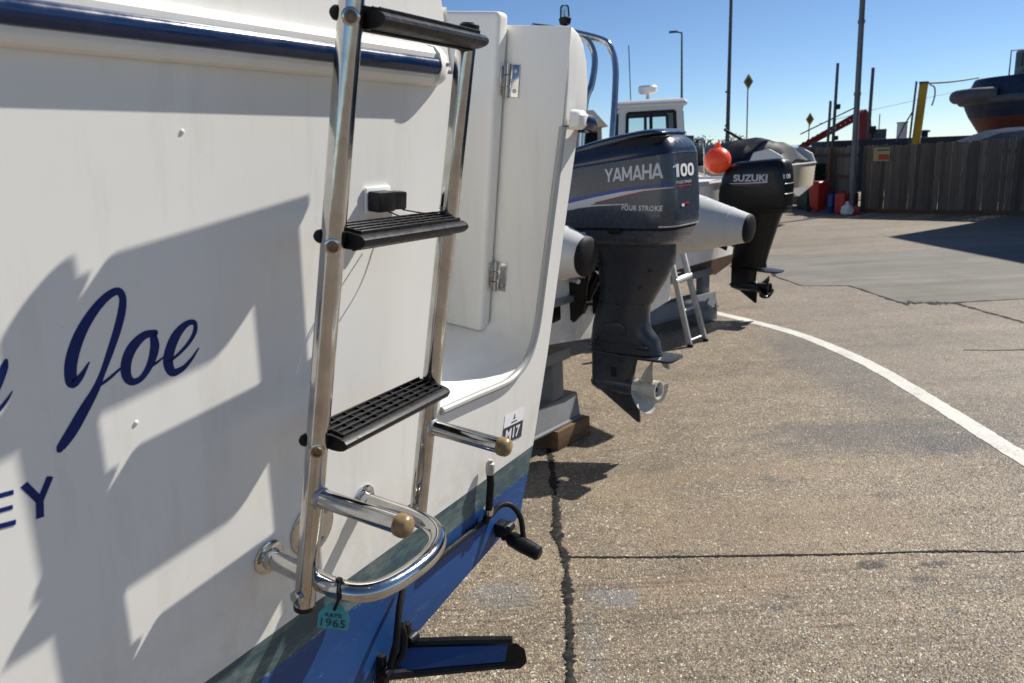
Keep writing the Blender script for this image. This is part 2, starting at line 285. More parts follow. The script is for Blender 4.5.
# ------------------------------------------------------------------ mesh helpers
def catmull(pts, n=8, closed=False):
    P = [Vector(p) for p in pts]; out = []
    m = len(P); rng = range(m if closed else m - 1)
    for i in rng:
        p0 = P[(i - 1) % m] if (closed or i > 0) else P[0] * 2 - P[1]
        p1 = P[i]; p2 = P[(i + 1) % m]
        p3 = P[(i + 2) % m] if (closed or i + 2 < m) else P[-1] * 2 - P[-2]
        for k in range(n):
            t = k / n; t2 = t * t; t3 = t2 * t
            out.append(0.5 * ((2 * p1) + (p2 - p0) * t + (2 * p0 - 5 * p1 + 4 * p2 - p3) * t2 + (3 * p1 - p0 - 3 * p2 + p3) * t3))
    if not closed: out.append(P[-1].copy())
    return out
class MB:
    def __init__(s): s.v = []; s.f = []
    def add(s, vs, fs):
        k = len(s.v); s.v += [Vector(v) for v in vs]; s.f += [[i + k for i in f] for f in fs]; return s
    def box(s, c, d, mat=None):
        x, y, z = [q / 2 for q in d]
        vs = [Vector((a * x, b_ * y, c_ * z)) for a in (-1, 1) for b_ in (-1, 1) for c_ in (-1, 1)]
        if mat is not None: vs = [mat @ q for q in vs]
        vs = [q + Vector(c) for q in vs]
        return s.add(vs, [(0, 1, 3, 2), (4, 6, 7, 5), (0, 4, 5, 1), (2, 3, 7, 6), (0, 2, 6, 4), (1, 5, 7, 3)])
    def tube(s, path, r, seg=14, cap=True, closed=False):
        P = [Vector(p) for p in path]; n = len(P); R = r if hasattr(r, '__len__') else [r] * n
        tans = []
        for i in range(n):
            a = P[(i - 1) % n] if (closed or i > 0) else P[i]; b = P[(i + 1) % n] if (closed or i < n - 1) else P[i]
            tans.append((b - a).normalized())
        t0 = tans[0]; nr = t0.orthogonal().normalized(); vs = []; fs = []
        for i in range(n):
            if i: nr = (tans[i - 1].rotation_difference(tans[i]) @ nr).normalized()
            bi = tans[i].cross(nr)
            for k in range(seg):
                a = 2 * pi * k / seg; vs.append(P[i] + (nr * cos(a) + bi * sin(a)) * R[i])
        for i in range(n if closed else n - 1):
            j = (i + 1) % n
            for k in range(seg):
                k2 = (k + 1) % seg; fs.append((i * seg + k, i * seg + k2, j * seg + k2, j * seg + k))
        if cap and not closed: fs.append(list(range(seg))[::-1]); fs.append([(n - 1) * seg + k for k in range(seg)])
        return s.add(vs, fs)
    def lathe(s, o, ax, prof, seg=24):
        o = Vector(o); ax = Vector(ax).normalized(); a = ax.orthogonal().normalized(); b = ax.cross(a); vs = []; fs = []
        for d, r in prof:
            for k in range(seg):
                t = 2 * pi * k / seg; vs.append(o + ax * d + (a * cos(t) + b * sin(t)) * max(r, 1e-5))
        for i in range(len(prof) - 1):
            for k in range(seg):
                k2 = (k + 1) % seg; fs.append((i * seg + k, i * seg + k2, (i + 1) * seg + k2, (i + 1) * seg + k))
        if prof[0][1] > 1e-4: fs.append(list(range(seg))[::-1])
        if prof[-1][1] > 1e-4: fs.append([(len(prof) - 1) * seg + k for k in range(seg)])
        return s.add(vs, fs)
    def prism(s, poly, fn, a, b):
        n = len(poly); vs = [fn(p, a) for p in poly] + [fn(p, b) for p in poly]
        fs = [list(range(n)), [n + i for i in range(n)][::-1]] + [(i, (i + 1) % n, n + (i + 1) % n, n + i) for i in range(n)]
        return s.add(vs, fs)
    def loft(s, rings, closed=True, cap0=True, cap1=True):
        n = len(rings[0]); vs = [v for r in rings for v in r]; fs = []
        for i in range(len(rings) - 1):
            for k in range(n if closed else n - 1):
                k2 = (k + 1) % n; fs.append((i * n + k, i * n + k2, (i + 1) * n + k2, (i + 1) * n + k))
        if closed and cap0: fs.append(list(range(n))[::-1])
        if closed and cap1: fs.append([(len(rings) - 1) * n + k for k in range(n)])
        return s.add(vs, fs)
    def poly(s, pts): return s.add(pts, [list(range(len(pts)))])
    def build(s, name, mat, parent=None, ang=35, bevel=0.0, bseg=2, recalc=True, label=None):
        me = bpy.data.meshes.new(name); me.from_pydata([tuple(v) for v in s.v], [], s.f)
        bm = bmesh.new(); bm.from_mesh(me)
        bmesh.ops.remove_doubles(bm, verts=bm.verts, dist=1e-6)
        if recalc: bmesh.ops.recalc_face_normals(bm, faces=bm.faces)
        if bevel:
            ed = [e for e in bm.edges if len(e.link_faces) == 2 and e.calc_face_angle(0) > radians(40)]
            bmesh.ops.bevel(bm, geom=ed, offset=bevel, offset_type='OFFSET', segments=bseg, profile=0.6, affect='EDGES', clamp_overlap=True)
        bm.to_mesh(me); bm.free()
        for p in me.polygons: p.use_smooth = True
        me.set_sharp_from_angle(angle=radians(ang))
        me.materials.append(MT[mat] if isinstance(mat, str) else mat)
        o = bpy.data.objects.new(name, me); COL.objects.link(o)
        if parent: o.parent = parent
        if label: o['label'] = label
        return o
def tag(o, label, cat, group=None):
    o['label'] = label; o['category'] = cat
    if group: o['group'] = group
    return o
def struct(o): o['kind'] = 'structure'; return o
def thing(name, loc, rz, label, cat, group=None):
    o = bpy.data.objects.new(name, None); o.empty_display_size = 0.2; COL.objects.link(o)
    o.location = loc; o.rotation_euler = (0, 0, rz); return tag(o, label, cat, group)
def text2d(txt, bold=0.0, shear=0.0, spacing=1.0):
    cu = bpy.data.curves.new('t', 'FONT'); cu.body = txt; cu.size = 1; cu.offset = bold; cu.shear = shear; cu.space_character = spacing; cu.resolution_u = 3; cu.fill_mode = 'FRONT'
    ob = bpy.data.objects.new('t', cu); COL.objects.link(ob); bpy.context.view_layer.update()
    me = bpy.data.meshes.new_from_object(ob.evaluated_get(bpy.context.evaluated_depsgraph_get()))
    vs = [(v.co.x, v.co.y) for v in me.vertices]; fs = [list(p.vertices) for p in me.polygons]
    bpy.data.objects.remove(ob); bpy.data.curves.remove(cu); bpy.data.meshes.remove(me)
    x0 = min(v[0] for v in vs); x1 = max(v[0] for v in vs); y0 = min(v[1] for v in vs); y1 = max(v[1] for v in vs)
    return [((a - x0) / (x1 - x0), (b - y0) / (y1 - y0)) for a, b in vs], fs      # unit box
def lettering(txt, fn, name, mat, parent, bold=0.0, shear=0.0, spacing=1.0):
    """fn maps the unit text box to 3D"""
    vs, fs = text2d(txt, bold, shear, spacing)
    return MB().add([fn(a, b) for a, b in vs], fs).build(name, mat, parent, recalc=False)

# ================================================================== SETTING
gb = MB(); gb.poly([(-60, -40, 0), (70, -40, 0), (70, 52, 0), (-60, 52, 0)])
gb.add([(-60, 52, 0), (70, 52, 0), (70, 52, -2), (-60, 52, -2)], [(0, 1, 2, 3)])
ground = struct(gb.build('ground', 'ground', recalc=False))
struct(MB().poly([(-3000, 50, -1.6), (3000, 50, -1.6), (3000, 4500, -1.6), (-3000, 4500, -1.6)]).build('water', 'water', recalc=False))
rp_ = random.Random(8); app = []
apk = [(3.39, 9.41), (3.44, 8.62), (3.93, 8.46), (3.97, 7.39), (4.31, 7.29), (5.13, 7.27), (9.5, 7.15), (9.5, 10.6), (7.0, 11.0), (5.2, 11.1), (4.2, 11.3), (3.25, 11.2), (3.3, 10.2)]
for (xa, ya), (xb, yb) in zip(apk, apk[1:] + apk[:1]):
    nsp = max(2, int(math.hypot(xb - xa, yb - ya) / 0.09))
    for q in range(nsp):
        t_ = q / nsp; jit = 0 if q == 0 else 0.018; app.append((xa + (xb - xa) * t_ + rp_.uniform(-jit, jit), ya + (yb - ya) * t_ + rp_.uniform(-jit, jit) * (3 if ya > 10 else 1), 0.0015))
struct(MB().poly(app).build('concrete_patch', 'apron', recalc=False))
def aggregate_mat():
    m, nt, b = newmat('aggregate_stones'); g = N(nt, 'ShaderNodeNewGeometry'); r = g.outputs['Random Per Island']
    c = ramp(nt, r, [(0, (0.13, 0.10, 0.075)), (0.12, (0.24, 0.185, 0.135)), (0.30, (0.36, 0.28, 0.20)), (0.46, (0.28, 0.215, 0.15)), (0.60, (0.075, 0.062, 0.052)), (0.67, (0.44, 0.355, 0.26)), (0.80, (0.20, 0.165, 0.135)), (0.88, (0.62, 0.57, 0.49)), (0.95, (0.80, 0.77, 0.70))], 'CONSTANT')
    t = noise_(nt, g.outputs['Position'], 1.1, 4); c = mix(nt, 1.0, c, ramp(nt, t, [(0.3, (0.78, 0.79, 0.72)), (0.7, (1.08, 1.09, 1.0))]), 'MULTIPLY')
    L(nt, c, b.inputs['Base Color']); b.inputs['Roughness'].default_value = 0.55; return m
ra_ = random.Random(77); av = []; af = []
for i in range(42000):
    y = 1.95 + 3.6 * ra_.random() ** 1.7; hx = 0.75 * y + 0.1; x = ra_.uniform(-0.75, min(hx, 3.0))
    if abs(x - 2.58) < 0.07 or abs(x - 0.155) < 0.022: continue
    r = ra_.uniform(0.0022, 0.0050) * (1.5 if ra_.random() < 0.05 else 1); h = r * ra_.uniform(0.25, 0.6); a0 = ra_.uniform(0, 6.28); e = ra_.uniform(0.65, 1.0); k = len(av)
    for q in range(5):
        a = q * 1.2566; px, py = cos(a) * r * ra_.uniform(0.8, 1.15), sin(a) * r * e * ra_.uniform(0.8, 1.15); av.append((x + px * cos(a0) - py * sin(a0), y + px * sin(a0) + py * cos(a0), 0.0002))
    av.append((x + r * ra_.uniform(-0.3, 0.3), y + r * ra_.uniform(-0.3, 0.3), h)); af += [(k + q, k + (q + 1) % 5, k + 5) for q in range(5)]
agm = bpy.data.meshes.new('aggregate_stones'); agm.from_pydata(av, [], af); agm.materials.append(aggregate_mat()); ago = bpy.data.objects.new('aggregate_stones', agm); COL.objects.link(ago); ago.parent = ground; ago['kind'] = 'stuff'
def strip(path, widths, z, seed, rough=0.25, n=10, h=0.0):
    rnd = random.Random(seed); P = catmull([(x, y, 0) for x, y in path], n); m = len(P); rings = []
    W = [(widths[0] + (widths[1] - widths[0]) * i / (m - 1)) * (1 + 1.6 * rough * noise.noise(Vector((p.x * 9, p.y * 9, seed)))) for i, p in enumerate(P)]
    for i, p in enumerate(P):
        t = (P[min(i + 1, m - 1)] - P[max(i - 1, 0)]).normalized(); nn = Vector((-t.y, t.x, 0))
        a = W[i] / 2 * (1 + rnd.uniform(-rough, rough)); b = W[i] / 2 * (1 + rnd.uniform(-rough, rough))
        rings.append([p + nn * a + Vector((0, 0, z)), p + nn * a * 0.6 + Vector((0, 0, z + h)), p - nn * b * 0.6 + Vector((0, 0, z + h)), p - nn * b + Vector((0, 0, z))])
    return MB().loft(rings, closed=False)
def sealant(path, w, seed, rough=0.4, n=14):
    o = strip(path, w, 0.002, seed, rough, n, 0.0018).build('joint_sealant', 'tar', ground); return o
sealant([(0.20, 6.5), (0.19, 5.2), (0.18, 4.31), (0.18, 3.84), (0.17, 3.34), (0.155, 2.95), (0.172, 2.8), (0.158, 2.49), (0.142, 2.25), (0.13, 2.04), (0.12, 1.0), (0.10, -4)], (0.030, 0.034), 3, 0.55, 40)
sealant([(0.18, 2.8), (0.52, 2.765), (0.92, 2.735), (1.32, 2.705), (1.67, 2.69), (1.99, 2.655), (2.8, 2.6), (5, 2.45)], (0.011, 0.014), 5, 0.7, 40)
sealant([(3.39, 9.41), (3.44, 8.62)], (0.035, 0.02), 6, 0.4); sealant([(3.44, 8.62), (3.93, 8.46)], (0.018, 0.025), 7, 0.7); sealant([(3.93, 8.46), (3.97, 7.39)], (0.03, 0.05), 8, 0.7)
sealant([(3.97, 7.39), (4.31, 7.29), (4.43, 7.26)], (0.11, 0.09), 9, 0.9); sealant([(4.43, 7.26), (5.13, 7.27), (8, 7.2)], (0.03, 0.02), 10, 0.7); sealant([(4.43, 7.26), (4.45, 6.8), (4.48, 6.31), (4.5, 5.0)], (0.05, 0.025), 11, 0.7)
sealant([(3.5, 5.56), (3.91, 5.48), (5.2, 5.4)], (0.02, 0.02), 12, 0.6)
struct(strip([(0.3, 8.75), (0.9, 8.40), (1.44, 8.12), (1.72, 7.95), (1.93, 7.72), (2.08, 7.40), (2.29, 6.93), (2.50, 6.38), (2.61, 5.76), (2.65, 5.17), (2.63, 4.47), (2.60, 3.91), (2.58, 3.52), (2.55, 2.4), (2.5, 0)], (0.100, 0.125), 0.0025, 21, 0.06, 14, 0.0004).build('painted_line', 'line'))

# ================================================================== MAIN BOAT (local X along the transom, Y forward, Z up)
AZ = radians(31); RK = radians(8.0)
PX, PY, PZ = -0.37694849, 0.99806956, 1.0697238
boat = thing('motor_boat', (PX, PY, 0), pi / 2 - AZ, 'nearest white motor boat with blue rub rail, transom filling the left side', 'boat')
def T(u, v, w): return Vector((u, -(v * sin(RK) + w * cos(RK)), PZ + v * cos(RK) - w * sin(RK)))
UC = -0.42
def edge_u(v):                       # starboard edge of the transom
    tb = [(-0.34, 0.790), (-0.315, 0.798), (-0.14, 0.838), (0.101, 0.875), (0.45, 0.912), (0.59, 0.930), (0.72, 0.935), (1.2, 0.93)]
    if v <= tb[0][0]: return tb[0][1]
    for (a, ua), (b_, ub) in zip(tb, tb[1:]):
        if v <= b_: return ua + (ub - ua) * (v - a) / (b_ - a)
    return tb[-1][1]
KEELV = -0.53; CHV = -0.315; STV = -0.205; WLV = -0.138; SHV = 0.66; TOPV = 0.69
# the hull sides and bottom: sections marching forward
def section(s, v0, v1, n):           # s in 0..1 forward; returns starboard then port points for heights v0..v1
    Ln = 6.4; y = s * Ln
    half = (1 + 0.12 * sin(min(1, s * 1.6) * pi / 2)) * (1 - max(0, (s - 0.45) / 0.55) ** 2.2)
    out = []
    for sg in (1, -1):
        row = []
        for i in range(n + 1):
            v = v0 + (v1 - v0) * i / n; e = edge_u(v) - UC
            flare = 1 + 0.25 * s * max(0, v + 0.1)
            base = T(UC + sg * e * half * flare, v + 0.30 * s * s * max(0, v + 0.4), 0); row.append(base + Vector((0, y + 0.35 * s * max(0, v), 0)))
        out.append(row)
    return out
SS = [0, 0.08, 0.2, 0.35, 0.5, 0.62, 0.74, 0.84, 0.92, 0.97, 1.0]
def sidepart(v0, v1, n, name, mat, eps=0.0):
    mb = MB()
    for k in (0, 1):
        rings = [[Vector((p.x + (eps if k == 0 else -eps), p.y, p.z)) for p in section(s, v0, v1, n)[k]] for s in SS]
        mb.loft(rings, closed=False)
    return mb
bot = sidepart(CHV, STV, 2, '', '')
for k in (0, 1):                     # V bottom
    rings = []
    for s in SS:
        c = section(s, CHV, STV, 1)[k][0]; kz = T(UC, KEELV, 0); kp = Vector((UC, kz.y + s * 6.4, kz.z + 0.75 * max(0, s - 0.55) ** 1.7)); rings.append([kp.lerp(c, t) for t in (0, 0.35, 0.7, 1)])
    bot.loft(rings, closed=False)
bot.poly([T(UC, KEELV, 0), T(edge_u(CHV), CHV, 0), T(edge_u(STV), STV, 0), T(2 * UC - edge_u(STV), STV, 0), T(2 * UC - edge_u(CHV), CHV, 0)])
bot.build('hull_bottom', 'antifoul', boat, 50)
bt = sidepart(STV, WLV, 1, '', ''); bt.poly([T(edge_u(STV), STV, 0), T(edge_u(WLV), WLV, 0), T(2 * UC - edge_u(WLV), WLV, 0), T(2 * UC - edge_u(STV), STV, 0)])
bt.build('boot_stripe', 'boot', boat, 50)
tp = sidepart(WLV, 0.62, 6, '', ''); tp.build('topsides', 'gel', boat, 50)
# transom skin with the door opening cut out of it
def arc(cx, cy, r, a0, a1, n=8): return [(cx + r * cos(a0 + (a1 - a0) * i / n), cy + r * sin(a0 + (a1 - a0) * i / n)) for i in range(n + 1)]
RU = lambda v: 0.802 + (v - 0.15) * (0.850 - 0.802) / 0.48            # right edge of the opening
opening = [(0.428, 0.70), (0.430, 0.30), (0.430, 0.090), (0.55, 0.083), (0.66, 0.076)] + [(0.705, 0.079), (0.745, 0.092), (0.775, 0.115), (0.795, 0.150), (0.806, 0.195)] + [(RU(v), v) for v in (0.30, 0.45, 0.62)]
outer = [(2 * UC - edge_u(v), v) for v in (0.70, 0.45, 0.1, WLV)] + [(edge_u(v), v) for v in (WLV, 0.101, 0.45, 0.62)]
MB().poly([T(u, v, 0) for u, v in outer + opening[::-1]]).build('transom_panel', 'gel', boat)
# moulded lip round the opening
lipP = catmull([T(u, v, 0.002) for u, v in opening[2:]], 5)
MB().tube(lipP, 0.0085, 10).build('opening_lip', MT['trim'], boat)
# recess: sill and side wall
inner = opening[2:] + [(0.852, 0.822)]
rec = []
for w, dv, k in ((0.0, 0.0, 0.0), (-0.012, 0.0, 0.45), (-0.035, 0.002, 0.9), (-0.075, 0.004, 1.0), (-0.095, 0.010, 1.0), (-0.112, 0.022, 1.0), (-0.135, 0.030, 1.0), (-0.165, 0.032, 1.0), (-0.62, 0.032, 1.0)):
    row = []
    for u, v in inner:
        f = max(0.0, 1 - max(0, v - 0.085) / 0.055); bu = u + (0.850 - u) * (1 - f) if v > 0.085 else u
        row.append(T(u + (bu - u) * k, v + dv * f, w))
    rec.append(row)
MB().loft(rec, closed=False).build('door_recess', 'gel', boat, 60)
MB().poly([T(0.429, 0.088, 0), T(0.429, 0.70, 0), T(0.40, 0.80, 0), T(0.40, 0.80, -0.3), T(0.43, 0.10, -0.3)]).build('recess_side', 'gel', boat)
# coaming above the rub rail (left of the door)
cm = [(2 * UC - 0.93, 0.70), (0.432, 0.70), (0.418, 0.722), (0.39, 0.81), (0.345, 0.98), (2 * UC - 0.85, 0.98)]
MB().prism(cm, lambda p, t: T(p[0], p[1], t), -0.16, 0.001).build('coaming', 'gel', boat, bevel=0.012, bseg=3)
# starboard wing post above and beside the opening
rings = []
for v, u0, u1, w0, w1 in ((0.622, 0.853, 0.962, -0.66, 0.004), (0.70, 0.853, 0.958, -0.66, 0.003), (0.76, 0.853, 0.944, -0.66, 0.0), (0.795, 0.853, 0.925, -0.66, -0.003), (0.815, 0.853, 0.902, -0.66, -0.006), (0.824, 0.855, 0.880, -0.66, -0.010)):
    rings.append([T(u0, v, w0), T(u1, v, w0), T(u1, v, w1), T(u0, v, w1)])
MB().loft(rings).build('wing_post', 'gel', boat, bevel=0.006, bseg=3)
MB().prism([(-0.02, 0.818), (-0.10, 0.826), (-0.10, 0.829), (-0.02, 0.8225)], lambda p, t: T(t, p[1], p[0]), 0.862, 0.884).build('grip_pad', 'fender', boat)
# side deck behind the wing
MB().box(T(0.90, 0.80, -1.77), (0.08, 2.2, 0.03)).build('side_deck', 'gel', boat, bevel=0.008)
MB().box(T(UC, 0.5, -1.4), (2.4, 2.2, 0.04)).build('cockpit_sole', 'gel2', boat)
MB().box(T(UC, 0.95, -3.9), (2.1, 2.2, 0.9)).build('cabin', 'gel', boat, bevel=0.08, bseg=3)
# door
door = MB().prism([(-0.148, 0.131), (-0.62, 0.131), (-0.62, 0.846), (-0.148, 0.846)], lambda p, t: T(t, p[1], p[0]), 0.800, 0.8445).build('door', 'gel', boat, bevel=0.014, bseg=4)
for vv in (0.708, 0.264):
    hg = MB().prism([(-0.148, vv - 0.034), (-0.114, vv - 0.034), (-0.114, vv + 0.034), (-0.148, vv + 0.034)], lambda p, t: T(t, p[1], p[0]), 0.8455, 0.8485)
    hg.prism([(0.819, vv - 0.034), (0.8455, vv - 0.034), (0.8455, vv + 0.034), (0.819, vv + 0.034)], lambda p, t: T(p[0], p[1], t), -0.1480, -0.1450)
    h = hg.build('hinge', 'steel', door, bevel=0.0006)
    hk = MB()
    for i in range(3): hk.lathe(T(0.843, vv - 0.036 + 0.0245 * i, -0.142), T(0, 1, 0) - T(0, 0, 0), [(0, 0.0055), (0.0225, 0.0055)], 12)
    for i in (-1, 0, 1): hk.lathe(T(0.8455, vv + i * 0.021, -0.124 if i else -0.131), T(-1, 0, 0) - T(0, 0, 0), [(0, 0.005), (0.0016, 0.0045), (0.002, 0.002)], 10)
    hk.build('hinge_pin', 'steel_dull', h)
# rub rail on the transom: white moulding with a blue insert
def railprof(pts, u0, u1, n=30): return MB().loft([[T(u0 + (u1 - u0) * i / n, a, b) for a, b in pts] for i in range(n + 1)])
railprof([(0.738, 0.0), (0.735, 0.012), (0.727, 0.019), (0.722, 0.019), (0.694, 0.019), (0.690, 0.019), (0.682, 0.015), (0.678, 0.002)], -1.78, 0.358).build('rub_rail', 'gel', boat, 25)
railprof([(0.7205, 0.018), (0.7185, 0.0240), (0.714, 0.0268), (0.708, 0.0278), (0.702, 0.0265), (0.6970, 0.0235), (0.6955, 0.018)], -1.78, 0.353).build('rail_insert', 'bluerail', boat, 40)
ec = MB()
for i in range(9):
    a = i / 8 * pi / 2; sc = cos(a); u = 0.353 + 0.042 * sin(a)
    ring = [T(u, 0.708 + (q - 0.708) * (0.35 + 0.65 * sc), max(0.0005, r_ * max(0.08, sc))) for q, r_ in ((0.740, 0.0), (0.737, 0.014), (0.728, 0.024), (0.708, 0.030), (0.688, 0.024), (0.680, 0.014), (0.677, 0.0))]
    if i == 0: r0 = ring
    ec.loft([prev, ring], cap0=(i == 1), cap1=(i == 8)) if i else None
    prev = ring
capo = ec.build('rail_end_cap', 'gel', boat, 50)
sc_ = MB()
for du in (0.369, 0.381): sc_.lathe(T(du, 0.712, 0.0265 if du < 0.375 else 0.0215), T(0.4, 0, 1) - T(0, 0, 0), [(0, 0.0032), (0.002, 0.003), (0.0022, 0.0015)], 10)
sc_.build('screw', 'steel', capo)
# rail round the starboard quarter
stb = catmull([T(0.880, 0.636, 0.028), T(0.912, 0.632, 0.032), T(0.944, 0.626, 0.016), T(0.960, 0.624, -0.05), T(0.985, 0.62, -0.3), T(1.03, 0.63, -1.2), T(1.06, 0.66, -2.6)], 6)
MB().tube(stb, 0.0180, 14).build('rail_insert', 'bluerail', boat)
MB().loft([[T(u, 0.636 + k * a * 0.9, 0.012 + 0.024 * max(-0.5, b) * k + 0.010) for a, b in ((0.026, -0.5), (0.025, 0.45), (0.014, 1.0), (-0.012, 1.0), (-0.024, 0.5), (-0.026, -0.5))] for u, k in ((0.850, 0.62), (0.856, 0.80), (0.864, 0.92), (0.882, 0.92), (0.886, 0.84))]).build('rail_end_cap', 'gel', boat, 30, bevel=0.002)
# lettering on the transom
def ribbon(pts, parent, name, mat, w=0.0014, n=6):
    P = catmull([(a, b, c) for a, b, c in pts], n); rows = []
    for i, p in enumerate(P):
        t = (P[min(i + 1, len(P) - 1)] - P[max(i - 1, 0)]); t = Vector((t.x, t.y)).normalized(); nn = Vector((-t.y, t.x)) * p.z / 2
        rows.append([T(p.x + nn.x, p.y + nn.y, w), T(p.x - nn.x, p.y - nn.y, w)])
    mb = MB().loft(rows, closed=False)
    for p in (P[0], P[-1]):
        mb.poly([T(p.x + cos(2 * pi * k / 14) * p.z / 2, p.y + sin(2 * pi * k / 14) * p.z / 2, w + 0.0001) for k in range(14)])
    return mb
J1 = [(-0.2314, 0.3675, 0.0019), (-0.2422, 0.3542, 0.0074), (-0.2514, 0.35, 0.0119), (-0.2512, 0.3673, 0.0136), (-0.2447, 0.387, 0.0136), (-0.2334, 0.4068, 0.0123), (-0.2187, 0.424, 0.0106), (-0.2039, 0.4355, 0.0093), (-0.1919, 0.4388, 0.0085), (-0.1871, 0.4306, 0.0085), (-0.1895, 0.4157, 0.0095), (-0.1966, 0.3962, 0.0095), (-0.2074, 0.3729, 0.0085), (-0.218, 0.352, 0.0071), (-0.2281, 0.3345, 0.0094), (-0.2423, 0.3165, 0.0126), (-0.2578, 0.2966, 0.0134), (-0.2702, 0.2835, 0.0106), (-0.2722, 0.2809, 0.0074)]
J2 = [(-0.2312, 0.3354, 0.0023), (-0.2133, 0.3425, 0.0038), (-0.1982, 0.3508, 0.0029)]
o1 = [(-0.1521, 0.3821, 0.008), (-0.1655, 0.3823, 0.0099), (-0.1799, 0.3731, 0.0127), (-0.1892, 0.3585, 0.0131), (-0.1912, 0.342, 0.0117), (-0.1853, 0.3318, 0.0089), (-0.1735, 0.3329, 0.0075), (-0.1615, 0.3461, 0.0095), (-0.1541, 0.3642, 0.012), (-0.1544, 0.3792, 0.009)]
o2 = [(-0.1638, 0.3432, 0.005), (-0.153, 0.3463, 0.0035), (-0.1431, 0.3508, 0.002)]
e1 = [(-0.1416, 0.3422, 0.0031), (-0.1281, 0.3469, 0.0041), (-0.1103, 0.3584, 0.0052), (-0.0995, 0.3715, 0.0063), (-0.0993, 0.3829, 0.0063), (-0.1101, 0.3837, 0.0083), (-0.1237, 0.3745, 0.0124), (-0.1337, 0.3591, 0.0138), (-0.1383, 0.3424, 0.0134), (-0.1334, 0.3286, 0.0104), (-0.1199, 0.3295, 0.0073), (-0.1072, 0.3377, 0.0048), (-0.0959, 0.3491, 0.0021)]
y1 = [(-0.3115, 0.3908, 0.0042), (-0.3138, 0.3846, 0.0076), (-0.3198, 0.3724, 0.0084), (-0.3266, 0.3596, 0.0084), (-0.345, 0.315, 0.008), (-0.352, 0.29, 0.009)]
y2 = [(-0.31, 0.3583, 0.0013), (-0.3168, 0.35, 0.0034), (-0.3268, 0.3416, 0.0051), (-0.3385, 0.3357, 0.005), (-0.3445, 0.3442, 0.005)]
def letter(strokes, n=6):
    mb = MB()
    for i, s in enumerate(strokes):
        r = ribbon(s, None, '', '', 0.0003 + 0.0002 * i, n); mb.add(r.v, r.f)
    return mb.build('letter', 'navy', boat, recalc=False)
letter([J1, J2]); letter([o1, o2]); letter([e1]); letter([y1, y2])
def bar(a, b, w, eps):
    a = Vector(a); b = Vector(b); t = (b - a).normalized(); nn = Vector((-t.y, t.x)) * w / 2
    return [T(*(a + nn), eps), T(*(b + nn), eps), T(*(b - nn), eps), T(*(a - nn), eps)]
mb = MB()
for i, (a, b, w) in enumerate((((-0.3118, 0.2566), (-0.2985, 0.2316), 0.0080), ((-0.2855, 0.2547), (-0.2985, 0.2316), 0.0072), ((-0.2987, 0.2353), (-0.3010, 0.2125), 0.0080))): mb.poly(bar(a, b, w, 0.0003 + 0.0002 * i))
mb.build('letter', 'navy', boat, recalc=False)
mb = MB()
for i, (a, b, w) in enumerate((((-0.3427, 0.255), (-0.322, 0.2525), 0.0053), ((-0.3448, 0.2394), (-0.3248, 0.2369), 0.0049), ((-0.347, 0.2228), (-0.3243, 0.2191), 0.0058), ((-0.3417, 0.2572), (-0.3459, 0.2199), 0.007))): mb.poly(bar(a, b, w, 0.0003 + 0.0002 * i))
mb.build('letter', 'navy', boat, recalc=False)
# berth sticker: white top with a small anchor mark, navy lower half reading M17
SK = lambda a, b, w: T(0.679 + 0.090 * a + 0.006 * b, -0.076 - 0.012 * a + 0.070 * b + 0.006 * a * b, w)
stk = MB().poly([SK(0, 0, 0.0008), SK(1, 0, 0.0008), SK(1, 1, 0.0008), SK(0, 1, 0.0008)]).build('berth_sticker', 'sticker', boat, recalc=False)
MB().poly([SK(0, 0, 0.0013), SK(1, 0, 0.0013), SK(1, 0.55, 0.0013), SK(0, 0.55, 0.0013)]).build('navy_panel', 'ink', stk, recalc=False)
lettering('M17', lambda a, b: SK(0.12 + 0.74 * a, 0.08 + 0.38 * b, 0.0018), 'lettering', 'white', stk, 0.03)
mk = MB().poly([SK(0.49, 0.72, 0.0014), SK(0.52, 0.72, 0.0014), SK(0.52, 0.90, 0.0014), SK(0.49, 0.90, 0.0014)]); mk.poly([SK(0.44, 0.74, 0.0013), SK(0.57, 0.74, 0.0013), SK(0.57, 0.77, 0.0013), SK(0.44, 0.77, 0.0013)])
mk.poly([SK(0.36, 0.62, 0.0013), SK(0.66, 0.62, 0.0013), SK(0.66, 0.66, 0.0013), SK(0.36, 0.66, 0.0013)]); mk.build('anchor_mark', 'ink', stk, recalc=False)
# round stainless plate, small studs, retaining clip
nrm = T(0, 0, 1) - T(0, 0, 0)
pl = MB().lathe(T(0.089, 0.004, 0), nrm, [(0, 0.0455), (0.003, 0.0455), (0.0045, 0.043), (0.005, 0.02), (0.005, 0.0)], 40).build('round_plate', 'steel', boat)
for k in range(4): a = k * pi / 2 + 0.6; MB().lathe(T(0.089 + 0.034 * cos(a), 0.004 + 0.034 * sin(a), 0.0045), nrm, [(0, 0.0045), (0.0018, 0.004), (0.002, 0.001)], 12).build('screw', 'alu', pl)
for (u, v) in ((-0.185, 0.281), (-0.099, 0.606)): MB().lathe(T(u, v, 0), nrm, [(0, 0.003), (0.0012, 0.0025), (0.002, 0.0005)], 12).build('stud', 'gel', boat)
clip = MB().prism([(0.205, 0.488), (0.262, 0.488), (0.262, 0.527), (0.205, 0.527)], lambda p, t: T(p[0], p[1], t), 0.0005, 0.006).build('clip_base', 'sticker', boat, bevel=0.003)
c2 = MB().prism([(0.207, 0.492), (0.245, 0.492), (0.245, 0.522), (0.207, 0.522)], lambda p, t: T(p[0], p[1], t), 0.006, 0.030); c2.prism([(0.249, 0.492), (0.285, 0.490), (0.285, 0.518), (0.249, 0.520)], lambda p, t: T(p[0], p[1], t), 0.003, 0.020)
